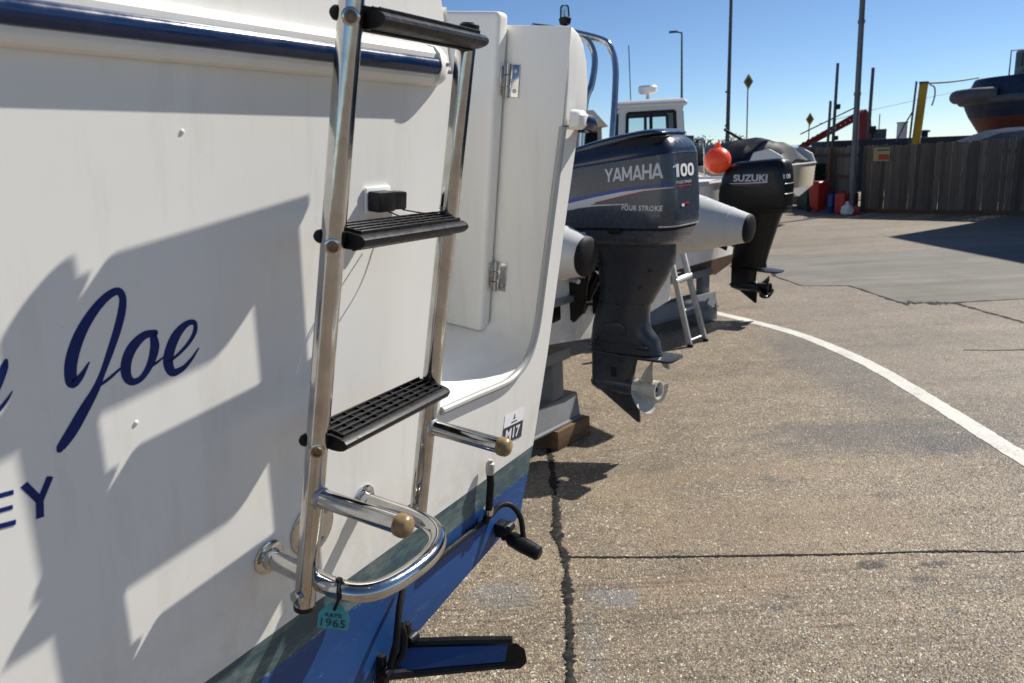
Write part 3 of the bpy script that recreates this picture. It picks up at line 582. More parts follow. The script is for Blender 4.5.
c2.build('retaining_clip', 'black', boat, bevel=0.003)
rc_ = random.Random(31); ch = MB()
for i in range(120):
    u = rc_.uniform(-0.15, 0.83); l_ = rc_.uniform(0.002, 0.016) * (2.2 if rc_.random() < 0.12 else 1); h_ = rc_.uniform(0.0003, 0.0011); v = STV + rc_.gauss(0, 0.003) if rc_.random() < 0.85 else rc_.uniform(-0.30, -0.15)
    ch.poly([T(u, v, 0.0004), T(u + l_ * 0.5, v - h_ * 0.6, 0.0004), T(u + l_, v + rc_.gauss(0, 0.0008), 0.0004), T(u + l_ * 0.6, v + h_, 0.0004)])
cho = ch.build('paint_chips', flat('chipped_paint', (0.34, 0.40, 0.40), 0.7), boat, recalc=False); cho['kind'] = 'stuff'
# bottom fittings: trim flap, transducer, hoses
flap = MB(); A0, A1 = T(0.258, -0.404, 0.012), T(0.334, -0.380, 0.012); B0, B1 = T(0.440, -0.412, 0.20), T(0.422, -0.344, 0.20)
up_ = Vector((0, 0, 1)); fl = MB(); th = Vector((0, 0, -0.004))
fl.add([A0, A1, B1.lerp(A1, 0.02), B0.lerp(A0, 0.06), A0 + th, A1 + th, B1.lerp(A1, 0.02) + th, B0.lerp(A0, 0.06) + th], [(0, 1, 2, 3), (7, 6, 5, 4), (0, 4, 5, 1), (1, 5, 6, 2), (2, 6, 7, 3), (3, 7, 4, 0)])
flo = fl.build('trim_flap', 'antifoul', boat)
for a, b in ((A0, B0), (A1, B1)):
    MB().tube([a + up_ * 0.003, a.lerp(b, 0.5) + up_ * 0.004, b + up_ * 0.003], [0.0095, 0.0100, 0.0085], 8).build('flap_rail', 'black', flo)
ee = (B0 - A0).normalized(); eg = MB(); tp_ = [B0.lerp(A0, 0.08) + th, B0 + ee * 0.012 + th, B0.lerp(B1, 0.25) + ee * 0.026 + th, B0.lerp(B1, 0.7) + ee * 0.024 + th, B1 + ee * 0.008 + th, B1.lerp(A1, 0.04) + th]
eg.loft([tp_, [p + th * 1.6 for p in tp_]]); eg.build('flap_tip', 'blackrub', flo)
bk = MB()
for a in (A0, A1):
    bk = MB(); bk.box(a + Vector((0, 0.006, 0.016)), (0.014, 0.03, 0.066)); bk.lathe(a + Vector((-0.013, -0.012, 0.018)), (1, 0, 0), [(0, 0.011), (0.026, 0.011)], 14)
    bk.build('flap_bracket', 'black', flo, bevel=0.003)
tb = MB(); c0 = T(0.688, -0.300, 0.004)
tb.box(T(0.685, -0.292, 0.012), (0.030, 0.022, 0.034)); tb.lathe(T(0.668, -0.286, 0.028), (1, 0, 0), [(0, 0.012), (0.036, 0.012)], 14); tb.lathe(T(0.672, -0.306, 0.026), (1, 0, 0), [(0, 0.008), (0.03, 0.008)], 12)
tdo = tb.build('transducer_bracket', 'black', boat, bevel=0.003)
MB().lathe(T(0.684, -0.306, 0.030), T(0, -0.16, 1) - T(0, 0, 0), [(0, 0.010), (0.012, 0.018), (0.045, 0.019), (0.085, 0.017), (0.090, 0.012)], 18).build('transducer', 'black', boat)
MB().tube(catmull([T(0.690, -0.300, 0.070), T(0.700, -0.255, 0.052), T(0.690, -0.226, 0.030), T(0.668, -0.222, 0.014), T(0.640, -0.232, 0.010), T(0.60, -0.238, 0.008), T(0.52, -0.238, 0.007), T(0.45, -0.238, 0.007), T(0.40, -0.240, 0.006), T(0.375, -0.243, -0.004)], 8), 0.0065, 10).build('cable', 'blackrub', boat)
MB().tube([T(0.604, -0.090, 0.016), T(0.607, -0.14, 0.020), T(0.610, -0.205, 0.018), T(0.612, -0.24, 0.010)], 0.0085, 12).build('hose', 'blackrub', boat)
MB().lathe(T(0.6035, -0.112, 0.018), T(0, 1, -0.02) - T(0, 0, 0), [(0, 0.009), (0.012, 0.0105), (0.026, 0.0095), (0.028, 0.006), (0.034, 0.006)], 16).build('hose_fitting', 'trim', boat)
MB().lathe(T(0.610, -0.215, 0.017), T(0, 1, 0) - T(0, 0, 0), [(0, 0.0115), (0.014, 0.0115)], 14).build('hose_clamp', 'steel', boat)
MB().tube(catmull([T(0.262, -0.40, 0.018), T(0.268, -0.34, 0.030), T(0.272, -0.295, 0.032), T(0.29, -0.262, 0.022), T(0.315, -0.240, 0.010)], 6), 0.0065, 10).build('hose', 'blackrub', boat)
MB().tube(catmull([T(0.275, -0.385, 0.022), T(0.288, -0.355, 0.034), T(0.290, -0.315, 0.034), T(0.280, -0.29, 0.032)], 6), 0.007, 10).build('hose', 'blackrub', boat)

# ================================================================== BOARDING LADDER
lad = thing('boarding_ladder', (PX, PY, 0), pi / 2 - AZ, 'stainless boarding ladder with three black treads fixed upright to the white transom', 'ladder')
def LR(side, v):                     # rail axis
    k = v / 0.75; u = (0.270 + 0.037 * k) if side else (-0.013 + 0.056 * k); return T(u, v, (0.074 if side else 0.090) + 0.030 * k)
for side in (0, 1):
    vs_ = [-0.034, 0.1, 0.3, 0.5, 0.7, 0.790 if side == 0 else 0.735]
    r = MB().tube([LR(side, v) for v in vs_], 0.0150, 24).build('rail', 'steel', lad, bevel=0.0)
    ax = T(-1, 0, 0) - T(0, 0, 0)
    if side == 0:
        ab = (ax * 0.72 + (T(0, 0, 1) - T(0, 0, 0)) * 0.69).normalized()
        for vv in (0.742, 0.480, 0.208):
            MB().lathe(LR(side, vv) + ab * 0.0128, ab, [(0, 0.0110), (0.0022, 0.0106), (0.003, 0.0085)], 20).build('washer', 'steel', lad)
            MB().lathe(LR(side, vv) + ab * 0.0150, ab, [(0, 0.0078), (0.0030, 0.0072), (0.0036, 0.0045), (0.0018, 0.0040), (0.0018, 0.0)], 20).build('bolt', MT['bronze'], lad)
    MB().lathe(LR(side, -0.014) + ax * 0.0135, ax, [(0, 0.0105), (0.006, 0.0105), (0.008, 0.007), (0.008, 0)], 16).build('bolt', 'steel', lad)
    MB().lathe(LR(side, -0.038), T(0, -1, 0) - T(0, 0, 0), [(-0.006, 0.0153), (0.001, 0.0153), (0.004, 0.011), (0.004, 0)], 20).build('rail_plug', 'black', lad)
TRD = [(a_ * 0.90, b_ * 0.82) for a_, b_ in [(-0.034, 0.009), (0.022, 0.009), (0.030, 0.0075), (0.0345, 0.004), (0.0360, -0.001), (0.0340, -0.006), (0.029, -0.0105), (0.020, -0.0145), (0.008, -0.017), (-0.006, -0.0178), (-0.020, -0.0165), (-0.031, -0.012), (-0.037, -0.005), (-0.038, 0.002)]]
for idx, vv in enumerate((0.742, 0.480, 0.208)):
    a = LR(0, vv + (0.005 if idx else 0)); b = LR(1, vv - (0.004 if idx else 0)); ex = (b - a).normalized(); W0 = T(0, 0, 1) - T(0, 0, 0); V0 = T(0, 1, 0) - T(0, 0, 0)
    # tread top tips back to stay level
    tl = radians(-4); W1 = W0 * cos(tl) + V0 * sin(tl); V1 = V0 * cos(tl) - W0 * sin(tl)
    s0 = a + ex * 0.0142; s1 = b + ex * 0.006; ctr = W1 * 0.008 + V1 * 0.004
    st = MB().loft([[p + ctr * 1 + W1 * q * k + V1 * r_ * k for q, r_ in TRD] for p, k in ((s0, 1.0), (s0 + ex * 0.004, 1.0), (s1 - ex * 0.012, 1.0), (s1 - ex * 0.003, 0.9), (s1, 0.72))]).build('tread', 'black', lad, 30)
    gr = MB(); ln = (s1 - s0).length - 0.02
    B3 = Matrix((ex, W1, V1)).transposed()
    for q in (-0.0275, -0.0160, -0.0045, 0.0070, 0.0180): gr.box(s0 + ctr + ex * (0.006 + ln / 2) + W1 * q + V1 * 0.0096, (ln, 0.0027, 0.0054), B3)
    nb = 10
    for i in range(nb): gr.box(s0 + ctr + ex * (0.008 + (ln - 0.006) * i / (nb - 1)) + W1 * (-0.004) + V1 * 0.0092, (0.0024, 0.048, 0.0044), B3)
    gr.build('grip_grid', 'black', st, bevel=0.0006, bseg=1)
    ug = MB()
    for q in (-0.020, -0.006, 0.008): ug.box(s0 + ctr + ex * (0.006 + ln / 2) + W1 * q - V1 * 0.0148, (ln, 0.003, 0.003), B3)
    ug.build('underside_rib', 'black', st, bevel=0.0006, bseg=1)
    MB().lathe(a - ex * 0.008 - W0 * 0.013 + V0 * 0.004, -ex, [(-0.006, 0.0088), (0.003, 0.0085), (0.007, 0.006), (0.008, 0.0)], 16).build('tread_plug', 'blackrub', lad)
MB().lathe(LR(1, 0.742) + (T(0, 0.010, 0.004) - T(0, 0, 0)), T(0, 1, 0) - T(0, 0, 0), [(-0.01, 0.013), (0.006, 0.0145), (0.012, 0.0145), (0.015, 0.011), (0.015, 0)], 18).build('rail_plug', 'black', lad)
for side in (0, 1):
    a = LR(side, 0.137); a = a + W0 * 0.004; b = a + W0 * 0.132 + (T(0.014, -0.002, 0) - T(0, 0, 0)); ax = (b - a).normalized()
    MB().lathe(a + W0 * 0.0095, W0, [(-0.002, 0.0150), (0.0005, 0.0158), (0.003, 0.0150), (0.0045, 0.0130)], 20).build('weld_bead', 'steel_dull', lad)
    pg = MB().tube([a, b], 0.0130, 20).build('stand_off', 'steel', lad)
    MB().lathe(b - ax * 0.004, ax, [(0, 0.0128), (0.003, 0.0152), (0.010, 0.0160), (0.017, 0.0150), (0.0215, 0.011), (0.0235, 0.005), (0.024, 0)], 22).build('end_cap', 'knob', pg)
ub = [T(0.0, 0.0, 0.0), T(0.001, 0.0, 0.05), T(0.002, 0.0, 0.105), T(0.004, 0.0, 0.135), T(0.014, -0.001, 0.160), T(0.036, -0.002, 0.178), T(0.07, -0.003, 0.187), T(0.11, -0.003, 0.190), T(0.15, -0.003, 0.187), T(0.186, -0.002, 0.174), T(0.208, -0.001, 0.150), T(0.215, 0.0, 0.115), T(0.212, 0.0, 0.05), T(0.209, 0.0, 0.0)]
MB().tube(catmull(ub, 6), 0.0140, 20).build('support_hoop', 'steel', lad)
for u in (0.0, 0.209): MB().lathe(T(u, 0.0, 0), nrm, [(0, 0.0265), (0.003, 0.0265), (0.0045, 0.024), (0.006, 0.0165), (0.016, 0.0158), (0.018, 0.0125)], 30).build('flange', 'steel', lad)
MB().tube([LR(1, -0.012), T(0.215, 0.0, 0.09)], 0.007, 12).build('pivot_pin', 'steel', lad)
# thin cords from the clip to the middle tread
cd = thing('retaining_cord', (PX, PY, 0), pi / 2 - AZ, 'thin dark cord tied between the black hull clip and the middle ladder tread', 'cord')
m2 = LR(1, 0.484)
MB().tube(catmull([T(0.232, 0.492, 0.026), T(0.240, 0.486, 0.05), T(0.250, 0.489, 0.075)], 5), 0.0012, 6).build('strand', 'ink', cd)
MB().tube(catmull([T(0.278, 0.490, 0.016), T(0.300, 0.486, 0.045), m2 + (T(-0.02, 0.013, 0) - T(0, 0, 0)), m2 + (T(0.016, 0.016, 0.006) - T(0, 0, 0))], 5), 0.0012, 6).build('strand', 'ink', cd)
MB().tube(catmull([T(0.10, 0.455, 0.09), T(0.085, 0.40, 0.06), T(0.060, 0.34, 0.03), T(0.045, 0.28, 0.02)], 5), 0.0009, 6).build('strand', 'sticker', cd)
MB().tube([m2 + (T(0.0135 * cos(a), 0.014 + 0.0005 * a, 0.0135 * sin(a)) - T(0, 0, 0)) for a in [i * 0.5 for i in range(26)]], 0.0012, 6).build('strand', 'knob', cd)
# teal tag
tg = thing('plastic_tag', (PX, PY, 0), pi / 2 - AZ, 'small teal plastic tag cable-tied to the ladder support hoop', 'tag')
tc = T(0.004, 0.0, 0.139)
TH = Vector((0.515, -0.857, -0.20)).normalized(); TN = Vector((-0.857, -0.515, 0.12)).normalized(); TV = TN.cross(TH); TV = TV if TV.z > 0 else -TV
def TG(a, b, w): return tc + TH * (-0.026 + 0.043 * a) + TV * (-0.056 + 0.037 * b) + TN * (0.004 + w)
tgp = [(0.02, 0.0), (0.98, 0.0), (1.0, 0.05), (1.0, 0.52), (0.96, 0.62), (0.70, 0.98), (0.64, 1.0), (0.34, 1.0), (0.28, 0.98), (0.03, 0.62), (0.0, 0.55), (0.0, 0.05)]
tgo = MB().prism(tgp, lambda p, t: TG(p[0], p[1], t), -0.0008, 0.0008).build('tag_plate', 'teal', tg)
lettering('1965', lambda a, b: TG(0.10 + 0.80 * a, 0.08 + 0.32 * b, 0.0016), 'lettering', 'ink', tgo, 0.005)
lettering('R&PB', lambda a, b: TG(0.22 + 0.54 * a, 0.46 + 0.16 * b, 0.0016), 'lettering', 'ink', tgo, 0.0)
zt = [tc + W0 * (0.0142 * sin(a)) + Vector((0, 0, 1)) * (0.0142 * cos(a)) for a in [2 * pi * i / 20 for i in range(21)]]
zb = MB().tube(zt, 0.0022, 8); zb.tube([tc + Vector((0, 0, 0.016)) + TN * 0.004, tc + TN * 0.0165 + Vector((0, 0, 0.006)), tc + TN * 0.0165 - Vector((0, 0, 0.006)), TG(0.5, 0.80, 0.003)], 0.0024, 8); zb.box(tc + Vector((0, 0, 0.017)) + TN * 0.004, (0.007, 0.007, 0.006)); zb.build('cable_tie', 'blackrub', tg)

# ================================================================== OUTBOARD MOTORS
def sq(c, e): return math.copysign(abs(c) ** (2 / e), c)
class Cowl:
    """cowl lofted from rounded-rectangle plan rings: rows = (z, s_front, s_aft, half width, tilt)"""
    def __init__(s, rows, ex=4.6): s.rows = rows; s.ex = ex
    def at(s, z):
        R = s.rows
        if z <= R[0][0]: return R[0][1:]
        for a, b in zip(R, R[1:]):
            if z <= b[0]:
                t = (z - a[0]) / (b[0] - a[0]); t = t
                return [x + (y - x) * t for x, y in zip(a[1:], b[1:])]
        return R[-1][1:]
    def ring(s, z, grow=0.0, n=56):
        f, a, h, k = s.at(z); c = (f + a) / 2; rs = (a - f) / 2 + grow; h += grow; out = []
        for i in range(n):
            t = 2 * pi * i / n; x = h * sq(sin(t), s.ex); yy = c + rs * sq(cos(t), s.ex)
            out.append(Vector((x, -yy, z + k * (yy - c))))
        return out
    def inv(s, q, z):                 # height of the untilted ring that passes z at fore-aft q
        zp = z
        for _ in range(8): f, a, h, k = s.at(zp); zp = z - k * (q - (f + a) / 2)
        return zp
    def side(s, q, z, eps=0.002):     # point on the near (-x) side at fore-aft q
        z = s.inv(q, z); f, a, h, k = s.at(z); c = (f + a) / 2; rs = (a - f) / 2; t = min(0.999, abs((q - c) / rs))
        x = h * (1 - t ** s.ex) ** (1 / s.ex); return Vector((-(x + eps), -q, z + k * (q - c)))
    def aft(s, x, z, eps=0.002):
        z = s.inv(s.at(z)[1], z); f, a, h, k = s.at(z); c = (f + a) / 2; rs = (a - f) / 2; t = min(0.999, abs(x / h))
        q = c + rs * (1 - t ** s.ex) ** (1 / s.ex); return Vector((x, -(q + eps), z + k * (q - c)))
def lens(zs, nr=26):
    out = []
    for z, f, a, h in zs:
        ring = []
        for i in range(nr):
            t = 2 * pi * i / nr; ring.append(Vector((h * sq(sin(t), 2.3), -((f + a) / 2 + (a - f) / 2 * sq(cos(t), 2.3)), z)))
        out.append(ring)
    return out
def propeller(root, q0, q1, z, R, mat, angs, rh=0.045):
    p = MB().lathe((0, -q0, z), (0, -1, 0), [(0, rh * 0.92), (0.02, rh), ((q1 - q0) * 0.9, rh * 1.08), (q1 - q0, rh * 1.12), (q1 - q0, rh * 0.95), ((q1 - q0) * 0.8, rh * 0.8)], 24).build('propeller', mat, root)
    MB().lathe((0, -(q1 - 0.035), z), (0, -1, 0), [(0, rh * 0.78), (0.008, rh * 0.35), (0.022, rh * 0.25), (0.022, 0)], 16).build('prop_nut', 'blackrub', p)
    qm = (q0 + q1) / 2
    for a in angs:
        g = []; nr = 9; nc = 9
        for i in range(nr):
            r = rh * 0.85 + (R - rh * 0.85) * i / (nr - 1); tt = i / (nr - 1)
            cw = 0.62 * (0.75 + 0.9 * tt - 1.55 * tt ** 3.0); row = []      # angular half width
            for j in range(nc):
                s = -1 + 2 * j / (nc - 1); th = a + s * cw + 0.25 * tt
                row.append(Vector((r * sin(th), -(qm - s * cw * 0.085 + 0.03 * tt), z + r * cos(th))))
            g.append(row)
        top = MB().loft(g, closed=False); nv = len(top.v)
        g2 = [[v + Vector((0, 0.004 * (1 - i / nr) + 0.0015, 0)) for v in row] for i, row in enumerate(g)]
        top.loft(g2, closed=False)
        n2 = nr; per = [(0, j) for j in range(nc)] + [(i, nc - 1) for i in range(1, nr)] + [(nr - 1, j) for j in range(nc - 2, -1, -1)] + [(i, 0) for i in range(nr - 2, 0, -1)]
        idx = [i * nc + j for i, j in per]
        top.f += [[idx[k], idx[(k + 1) % len(idx)], nv + idx[(k + 1) % len(idx)], nv + idx[k]] for k in range(len(idx))]
        top.build('blade', mat, p, 50)
def band(cw, pts, eps, nsub=10):
    """ribbon on the near side of a cowl: pts = (q, z_low, z_high)"""
    rows = []
    for a, b in zip(pts, pts[1:]):
        for i in range(nsub):
            t = i / nsub; q, l, h = [x + (y - x) * t for x, y in zip(a, b)]; rows.append([cw.side(q, l, eps), cw.side(q, h, eps)])
    q, l, h = pts[-1]; rows.append([cw.side(q, l, eps), cw.side(q, h, eps)])
    return MB().loft(rows, closed=False)

yam = thing('outboard_motor', (0.650, 3.870, 0), pi / 2 - radians(39), 'dark blue-grey four stroke outboard motor with pale propeller on the inflatable boat', 'outboard motor', 'outboard motors')
YC = Cowl([(1.262, -0.42, 0.313, 0.200, 0.0), (1.30, -0.43, 0.320, 0.205, 0.0), (1.42, -0.43, 0.318, 0.206, 0.0), (1.50, -0.42, 0.313, 0.204, 0.0), (1.575, -0.415, 0.307, 0.200, 0.10), (1.60, -0.41, 0.298, 0.195, 0.11), (1.63, -0.40, 0.280, 0.182, 0.12), (1.655, -0.38, 0.256, 0.160, 0.12), (1.672, -0.35, 0.226, 0.130, 0.12), (1.682, -0.28, 0.19, 0.08, 0.12)], 5.0)
zs = [1.264, 1.272, 1.30, 1.36, 1.42, 1.46, 1.50, 1.53, 1.555, 1.575]
MB().loft([YC.ring(z) for z in zs]).build('cowl', 'yamblue', yam, 50)
MB().loft([YC.ring(z, 0.0012 if z < 1.58 else 0.0) for z in (1.5755, 1.58, 1.59, 1.60, 1.615, 1.63, 1.643, 1.655, 1.664, 1.672, 1.678, 1.682)], cap0=False).build('cowl_top', 'yamtop', yam, 60)
# raised intake lid at the back of the top with dark slots under it
lid = MB(); rings = []
for q, h, z0, z1 in ((-0.37, 0.08, 1.600, 1.625), (-0.33, 0.125, 1.605, 1.648), (-0.22, 0.150, 1.622, 1.676), (-0.10, 0.160, 1.640, 1.699), (0.0, 0.166, 1.654, 1.714), (0.10, 0.170, 1.668, 1.725), (0.16, 0.168, 1.680, 1.729), (0.205, 0.156, 1.688, 1.727), (0.236, 0.138, 1.694, 1.717), (0.248, 0.100, 1.699, 1.710)):
    rings.append([Vector((h * sq(sin(t), 3), -q, (z0 + z1) / 2 + (z1 - z0) / 2 * sq(cos(t), 3))) for t in [2 * pi * i / 28 for i in range(28)]])
lid.loft(rings); lid.build('intake_lid', 'yamtop', yam, 60)
MB().prism([(0.02, 1.632), (0.17, 1.640), (0.255, 1.664), (0.262, 1.690), (0.10, 1.690), (0.03, 1.672)], lambda p, t: Vector((t, -p[0], p[1])), -0.178, 0.178).build('air_intake', 'blackrub', yam, bevel=0.006)
MB().loft([YC.ring(1.262, -0.008), YC.ring(1.262, -0.008)[:0] or [v + Vector((0, 0, -0.012)) for v in YC.ring(1.262, -0.008)]]).build('cowl_seam', 'blackrub', yam, 60)
PAN = Cowl([(1.165, -0.27, 0.235, 0.140, 0.0), (1.185, -0.34, 0.275, 0.180, 0.0), (1.21, -0.39, 0.298, 0.196, 0.0), (1.252, -0.41, 0.308, 0.199, 0)], 4)
MB().loft([PAN.ring(z) for z in (1.165, 1.175, 1.185, 1.197, 1.21, 1.23, 1.252)]).build('lower_pan', 'yamblue', yam, 50)
MB().loft(lens([(1.18, -0.25, 0.235, 0.150), (1.12, -0.20, 0.236, 0.135), (1.07, -0.19, 0.235, 0.130), (0.98, -0.188, 0.185, 0.115), (0.905, -0.188, 0.137, 0.100), (0.86, -0.192, 0.112, 0.095)])).build('midsection', 'yamleg', yam, 50)
MB().loft(lens([(0.858, -0.196, 0.108, 0.092), (0.84, -0.20, 0.094, 0.090), (0.76, -0.232, 0.092, 0.085), (0.725, -0.242, 0.098, 0.082), (0.69, -0.250, 0.128, 0.080), (0.665, -0.254, 0.147, 0.078), (0.63, -0.262, 0.152, 0.074), (0.585, -0.264, 0.168, 0.070)])).build('exhaust_housing', 'yamleg', yam, 50)
MB().prism([(-0.15, 0.745), (-0.03, 0.755), (0.0, 0.74), (0.0, 0.705), (-0.03, 0.69), (-0.15, 0.70)], lambda p, t: Vector((t, -p[0], p[1])), -0.0905, -0.06).build('water_cover', 'yamleg', yam, bevel=0.006)
for dz in (0.615, 0.635): MB().box((0, 0.06, dz), (0.165 - (0.635 - dz), 0.36, 0.006)).build('spray_rib', 'yamleg', yam, bevel=0.002)
plate = [(-0.27, 0.02), (-0.20, 0.06), (0.0, 0.085), (0.16, 0.085), (0.245, 0.080), (0.258, 0.06), (0.258, -0.06), (0.245, -0.080), (0.16, -0.085), (0.0, -0.085), (-0.20, -0.06), (-0.27, -0.02)]
MB().prism(plate, lambda p, t: Vector((p[1], -p[0], t + 0.573)), -0.007, 0.007).build('cavitation_plate', 'yamleg', yam, bevel=0.003)
MB().prism([(0.150, 0.567), (0.205, 0.567), (0.210, 0.515), (0.185, 0.520)], lambda p, t: Vector((t, -p[0], p[1])), -0.008, 0.008).build('trim_anode', 'steel_dull', yam)
MB().loft(lens([(0.567, -0.260, 0.030, 0.048), (0.50, -0.262, 0.012, 0.044), (0.44, -0.264, 0.0, 0.046), (0.40, -0.262, -0.005, 0.050)])).build('gearcase_strut', 'yamleg', yam, 50)
MB().lathe((0, 0.275, 0.388), (0, -1, 0), [(0, 0.006), (0.02, 0.030), (0.06, 0.047), (0.12, 0.055), (0.2, 0.056), (0.26, 0.052), (0.278, 0.045)], 26).build('gearcase', 'yamleg', yam)
MB().prism([(-0.262, 0.372), (-0.02, 0.372), (0.010, 0.343), (0.029, 0.284), (0.036, 0.190), (0.022, 0.188)], lambda p, t: Vector((t, -p[0], p[1])), -0.008, 0.008).build('skeg', 'yamleg', yam, bevel=0.003)
MB().box((-0.0465, 0.10, 0.47), (0.004, 0.03, 0.05)).build('water_intake', 'blackrub', yam)
propeller(yam, 0.006, 0.150, 0.388, 0.160, 'prop', (radians(-8), radians(112), radians(232)), 0.047)
# clamp bracket, tilt tube and steering arm in front of the leg
cb = MB()
for x in (-0.11, 0.11): cb.prism([(-0.19, 1.10), (-0.30, 1.16), (-0.46, 1.14), (-0.46, 1.06), (-0.40, 1.04), (-0.38, 0.80), (-0.30, 0.74), (-0.24, 0.80)], lambda p, t: Vector((x + t, -p[0], p[1])), -0.014, 0.014)
cb.lathe((-0.18, 0.27, 1.10), (1, 0, 0), [(0, 0.02), (0.36, 0.02)], 14); cb.build('clamp_bracket', 'black', yam, bevel=0.004)
MB().lathe((-0.34, 0.30, 1.05), (1, 0.1, 0.05), [(0, 0.009), (0.5, 0.009)], 10).build('steering_rod', 'steel', yam)
MB().box((-0.30, 0.38, 0.83), (0.20, 0.12, 0.13)).build('steering_unit', 'black', yam, bevel=0.015)
MB().box((-0.22, 0.31, 0.875), (0.34, 0.04, 0.035)).build('steering_bar', 'steel_dull', yam, bevel=0.006)
MB().tube([(-0.12, 0.22, 1.00), (-0.28, 0.26, 1.02), (-0.33, 0.12, 1.01)], 0.012, 10).build('steering_arm', 'steel_dull', yam)
MB().tube(catmull([(-0.1, 0.36, 1.2), (-0.14, 0.40, 1.0), (-0.12, 0.30, 0.86), (-0.05, 0.22, 0.84)], 6), 0.012, 8).build('cable_loom', 'blackrub', yam)
MB().tube([(0, 0.33, 0.78), (0, 0.21, 1.0)], 0.028, 12).build('tilt_ram', 'black', yam)
for q, z_ in ((0.16, 1.04), (0.10, 0.95), (-0.15, 1.06), (-0.16, 0.93), (-0.19, 0.66), (0.09, 0.64)):
    hw_ = 0.10 if z_ > 0.8 else 0.068
    MB().lathe((-hw_, -q, z_), (-1, 0, 0), [(0, 0.009), (0.010, 0.009), (0.012, 0.006), (0.012, 0)], 8).build('bolt_head', 'yamleg', yam)
MB().box((-0.209, -0.02, 1.248), (0.014, 0.07, 0.022)).build('cowl_latch', 'black', yam, bevel=0.004)
MB().box((-0.2095, 0.20, 1.228), (0.004, 0.10, 0.030)).build('rating_label', 'silver', yam)
MB().tube(catmull([(-0.10, 0.26, 1.17), (-0.15, 0.30, 1.10), (-0.14, 0.33, 0.98)], 5), 0.009, 8).build('fuel_hose', 'blackrub', yam)
# lettering and stripes
def strokes(word, name, mat, parent, fn, adv):
    G = {'Y': [(0, 1, 0.5, 0.42), (1, 1, 0.5, 0.42), (0.5, 0.5, 0.5, 0)], 'A': [(0.02, 0, 0.5, 1), (0.98, 0, 0.5, 1), 'bar'], 'M': [(0.05, 0, 0.05, 1), (0.95, 0, 0.95, 1), (0.05, 1, 0.5, 0.22), (0.95, 1, 0.5, 0.22)], 'H': [(0.06, 0, 0.06, 1), (0.94, 0, 0.94, 1), 'mid']}
    x = 0.0; tot = sum(adv[c] for c in word); mb = MB(); e = 0
    for c in word:
        wd = adv[c] * 0.84; sw = 0.110 / wd
        for st in G[c]:
            e += 1
            if st == 'bar': q = [(0.22, 0.18), (0.78, 0.18), (0.72, 0.36), (0.28, 0.36)]
            elif st == 'mid': q = [(0.1, 0.40), (0.9, 0.40), (0.9, 0.60), (0.1, 0.60)]
            else: x0, y0, x1, y1 = st; q = [(x0 - sw, y0), (x0 + sw, y0), (x1 + sw, y1), (x1 - sw, y1)]
            mb.poly([fn((x + p[0] * wd) / tot, p[1], 0.0002 * (e % 5)) for p in q])
        x += adv[c]
    return mb.build(name, mat, parent, recalc=False)
strokes('YAMAHA', 'lettering', 'silver', yam, lambda a, b, e: YC.side(-0.026 + 0.300 * a, 1.489 + 0.010 * a + (0.062 + 0.010 * a) * b, 0.0026 + e), {'Y': 0.92, 'A': 1.0, 'M': 1.15, 'H': 0.95})
lettering('FOUR STROKE', lambda a, b: YC.side(0.062 + 0.208 * a, 1.352 - 0.006 * a + 0.026 * b, 0.0026), 'lettering', 'silver', yam, 0.03, 0.1, 1.1)
nm = MB(); nf = lambda a, b, e=0.0: YC.aft(-0.140 + 0.200 * a, 1.500 + 0.060 * b, 0.003 + e)
nm.poly([nf(0.10, 0), nf(0.21, 0), nf(0.21, 1), nf(0.10, 1)]); nm.poly([nf(0.0, 0.70, 0.0003), nf(0.12, 0.82, 0.0003), nf(0.12, 1, 0.0003), nf(0.0, 0.84, 0.0003)])
for x0 in (0.28, 0.65):
    nm.loft([[nf(x0 + 0.17 + 0.17 * k * sq(cos(t), 2.6), 0.5 + 0.5 * kk * sq(sin(t), 2.6)) for k, kk in ((1, 1), (0.42, 0.58))] for t in [2 * pi * q / 28 for q in range(29)]], closed=False)
nm.build('lettering', 'white', yam, recalc=False)
lettering('FOUR STROKE', lambda a, b: YC.aft(-0.125 + 0.15 * a, 1.468 + 0.013 * b, 0.003), 'lettering', 'silver', yam, 0.0)
MB().poly([YC.aft(-0.12, 1.454, 0.003), YC.aft(0.02, 1.454, 0.003), YC.aft(0.02, 1.459, 0.003), YC.aft(-0.12, 1.459, 0.003)]).build('stripe', 'red', yam, recalc=False)
MB().poly([YC.aft(-0.085, 1.360, 0.003), YC.aft(-0.06, 1.360, 0.003), YC.aft(-0.06, 1.373, 0.003), YC.aft(-0.085, 1.373, 0.003)]).build('badge', 'white', yam, recalc=False)
MB().poly([YC.aft(-0.058, 1.370, 0.003), YC.aft(-0.01, 1.372, 0.003), YC.aft(-0.01, 1.378, 0.003), YC.aft(-0.058, 1.378, 0.003)]).build('badge', 'red', yam, recalc=False)
band(YC, [(-0.40, 1.36, 1.372), (-0.215, 1.395, 1.412), (0.0, 1.432, 1.447), (0.16, 1.455, 1.466), (0.305, 1.468, 1.474)], 0.0024).build('stripe', 'blue', yam, recalc=False)
band(YC, [(-0.40, 1.335, 1.360), (-0.215, 1.357, 1.394), (-0.08, 1.388, 1.418), (0.06, 1.422, 1.440), (0.18, 1.443, 1.451), (0.305, 1.452, 1.456)], 0.0026).build('stripe', 'silver', yam, recalc=False)
band(YC, [(-0.09, 1.386, 1.392), (0.06, 1.416, 1.421), (0.18, 1.438, 1.4415), (0.305, 1.448, 1.4505)], 0.0028).build('stripe', 'red', yam, recalc=False)
band(YC, [(-0.30, 1.352, 1.364), (-0.10, 1.372, 1.380), (0.10, 1.381, 1.384)], 0.0026).build('stripe', 'silver', yam, recalc=False)
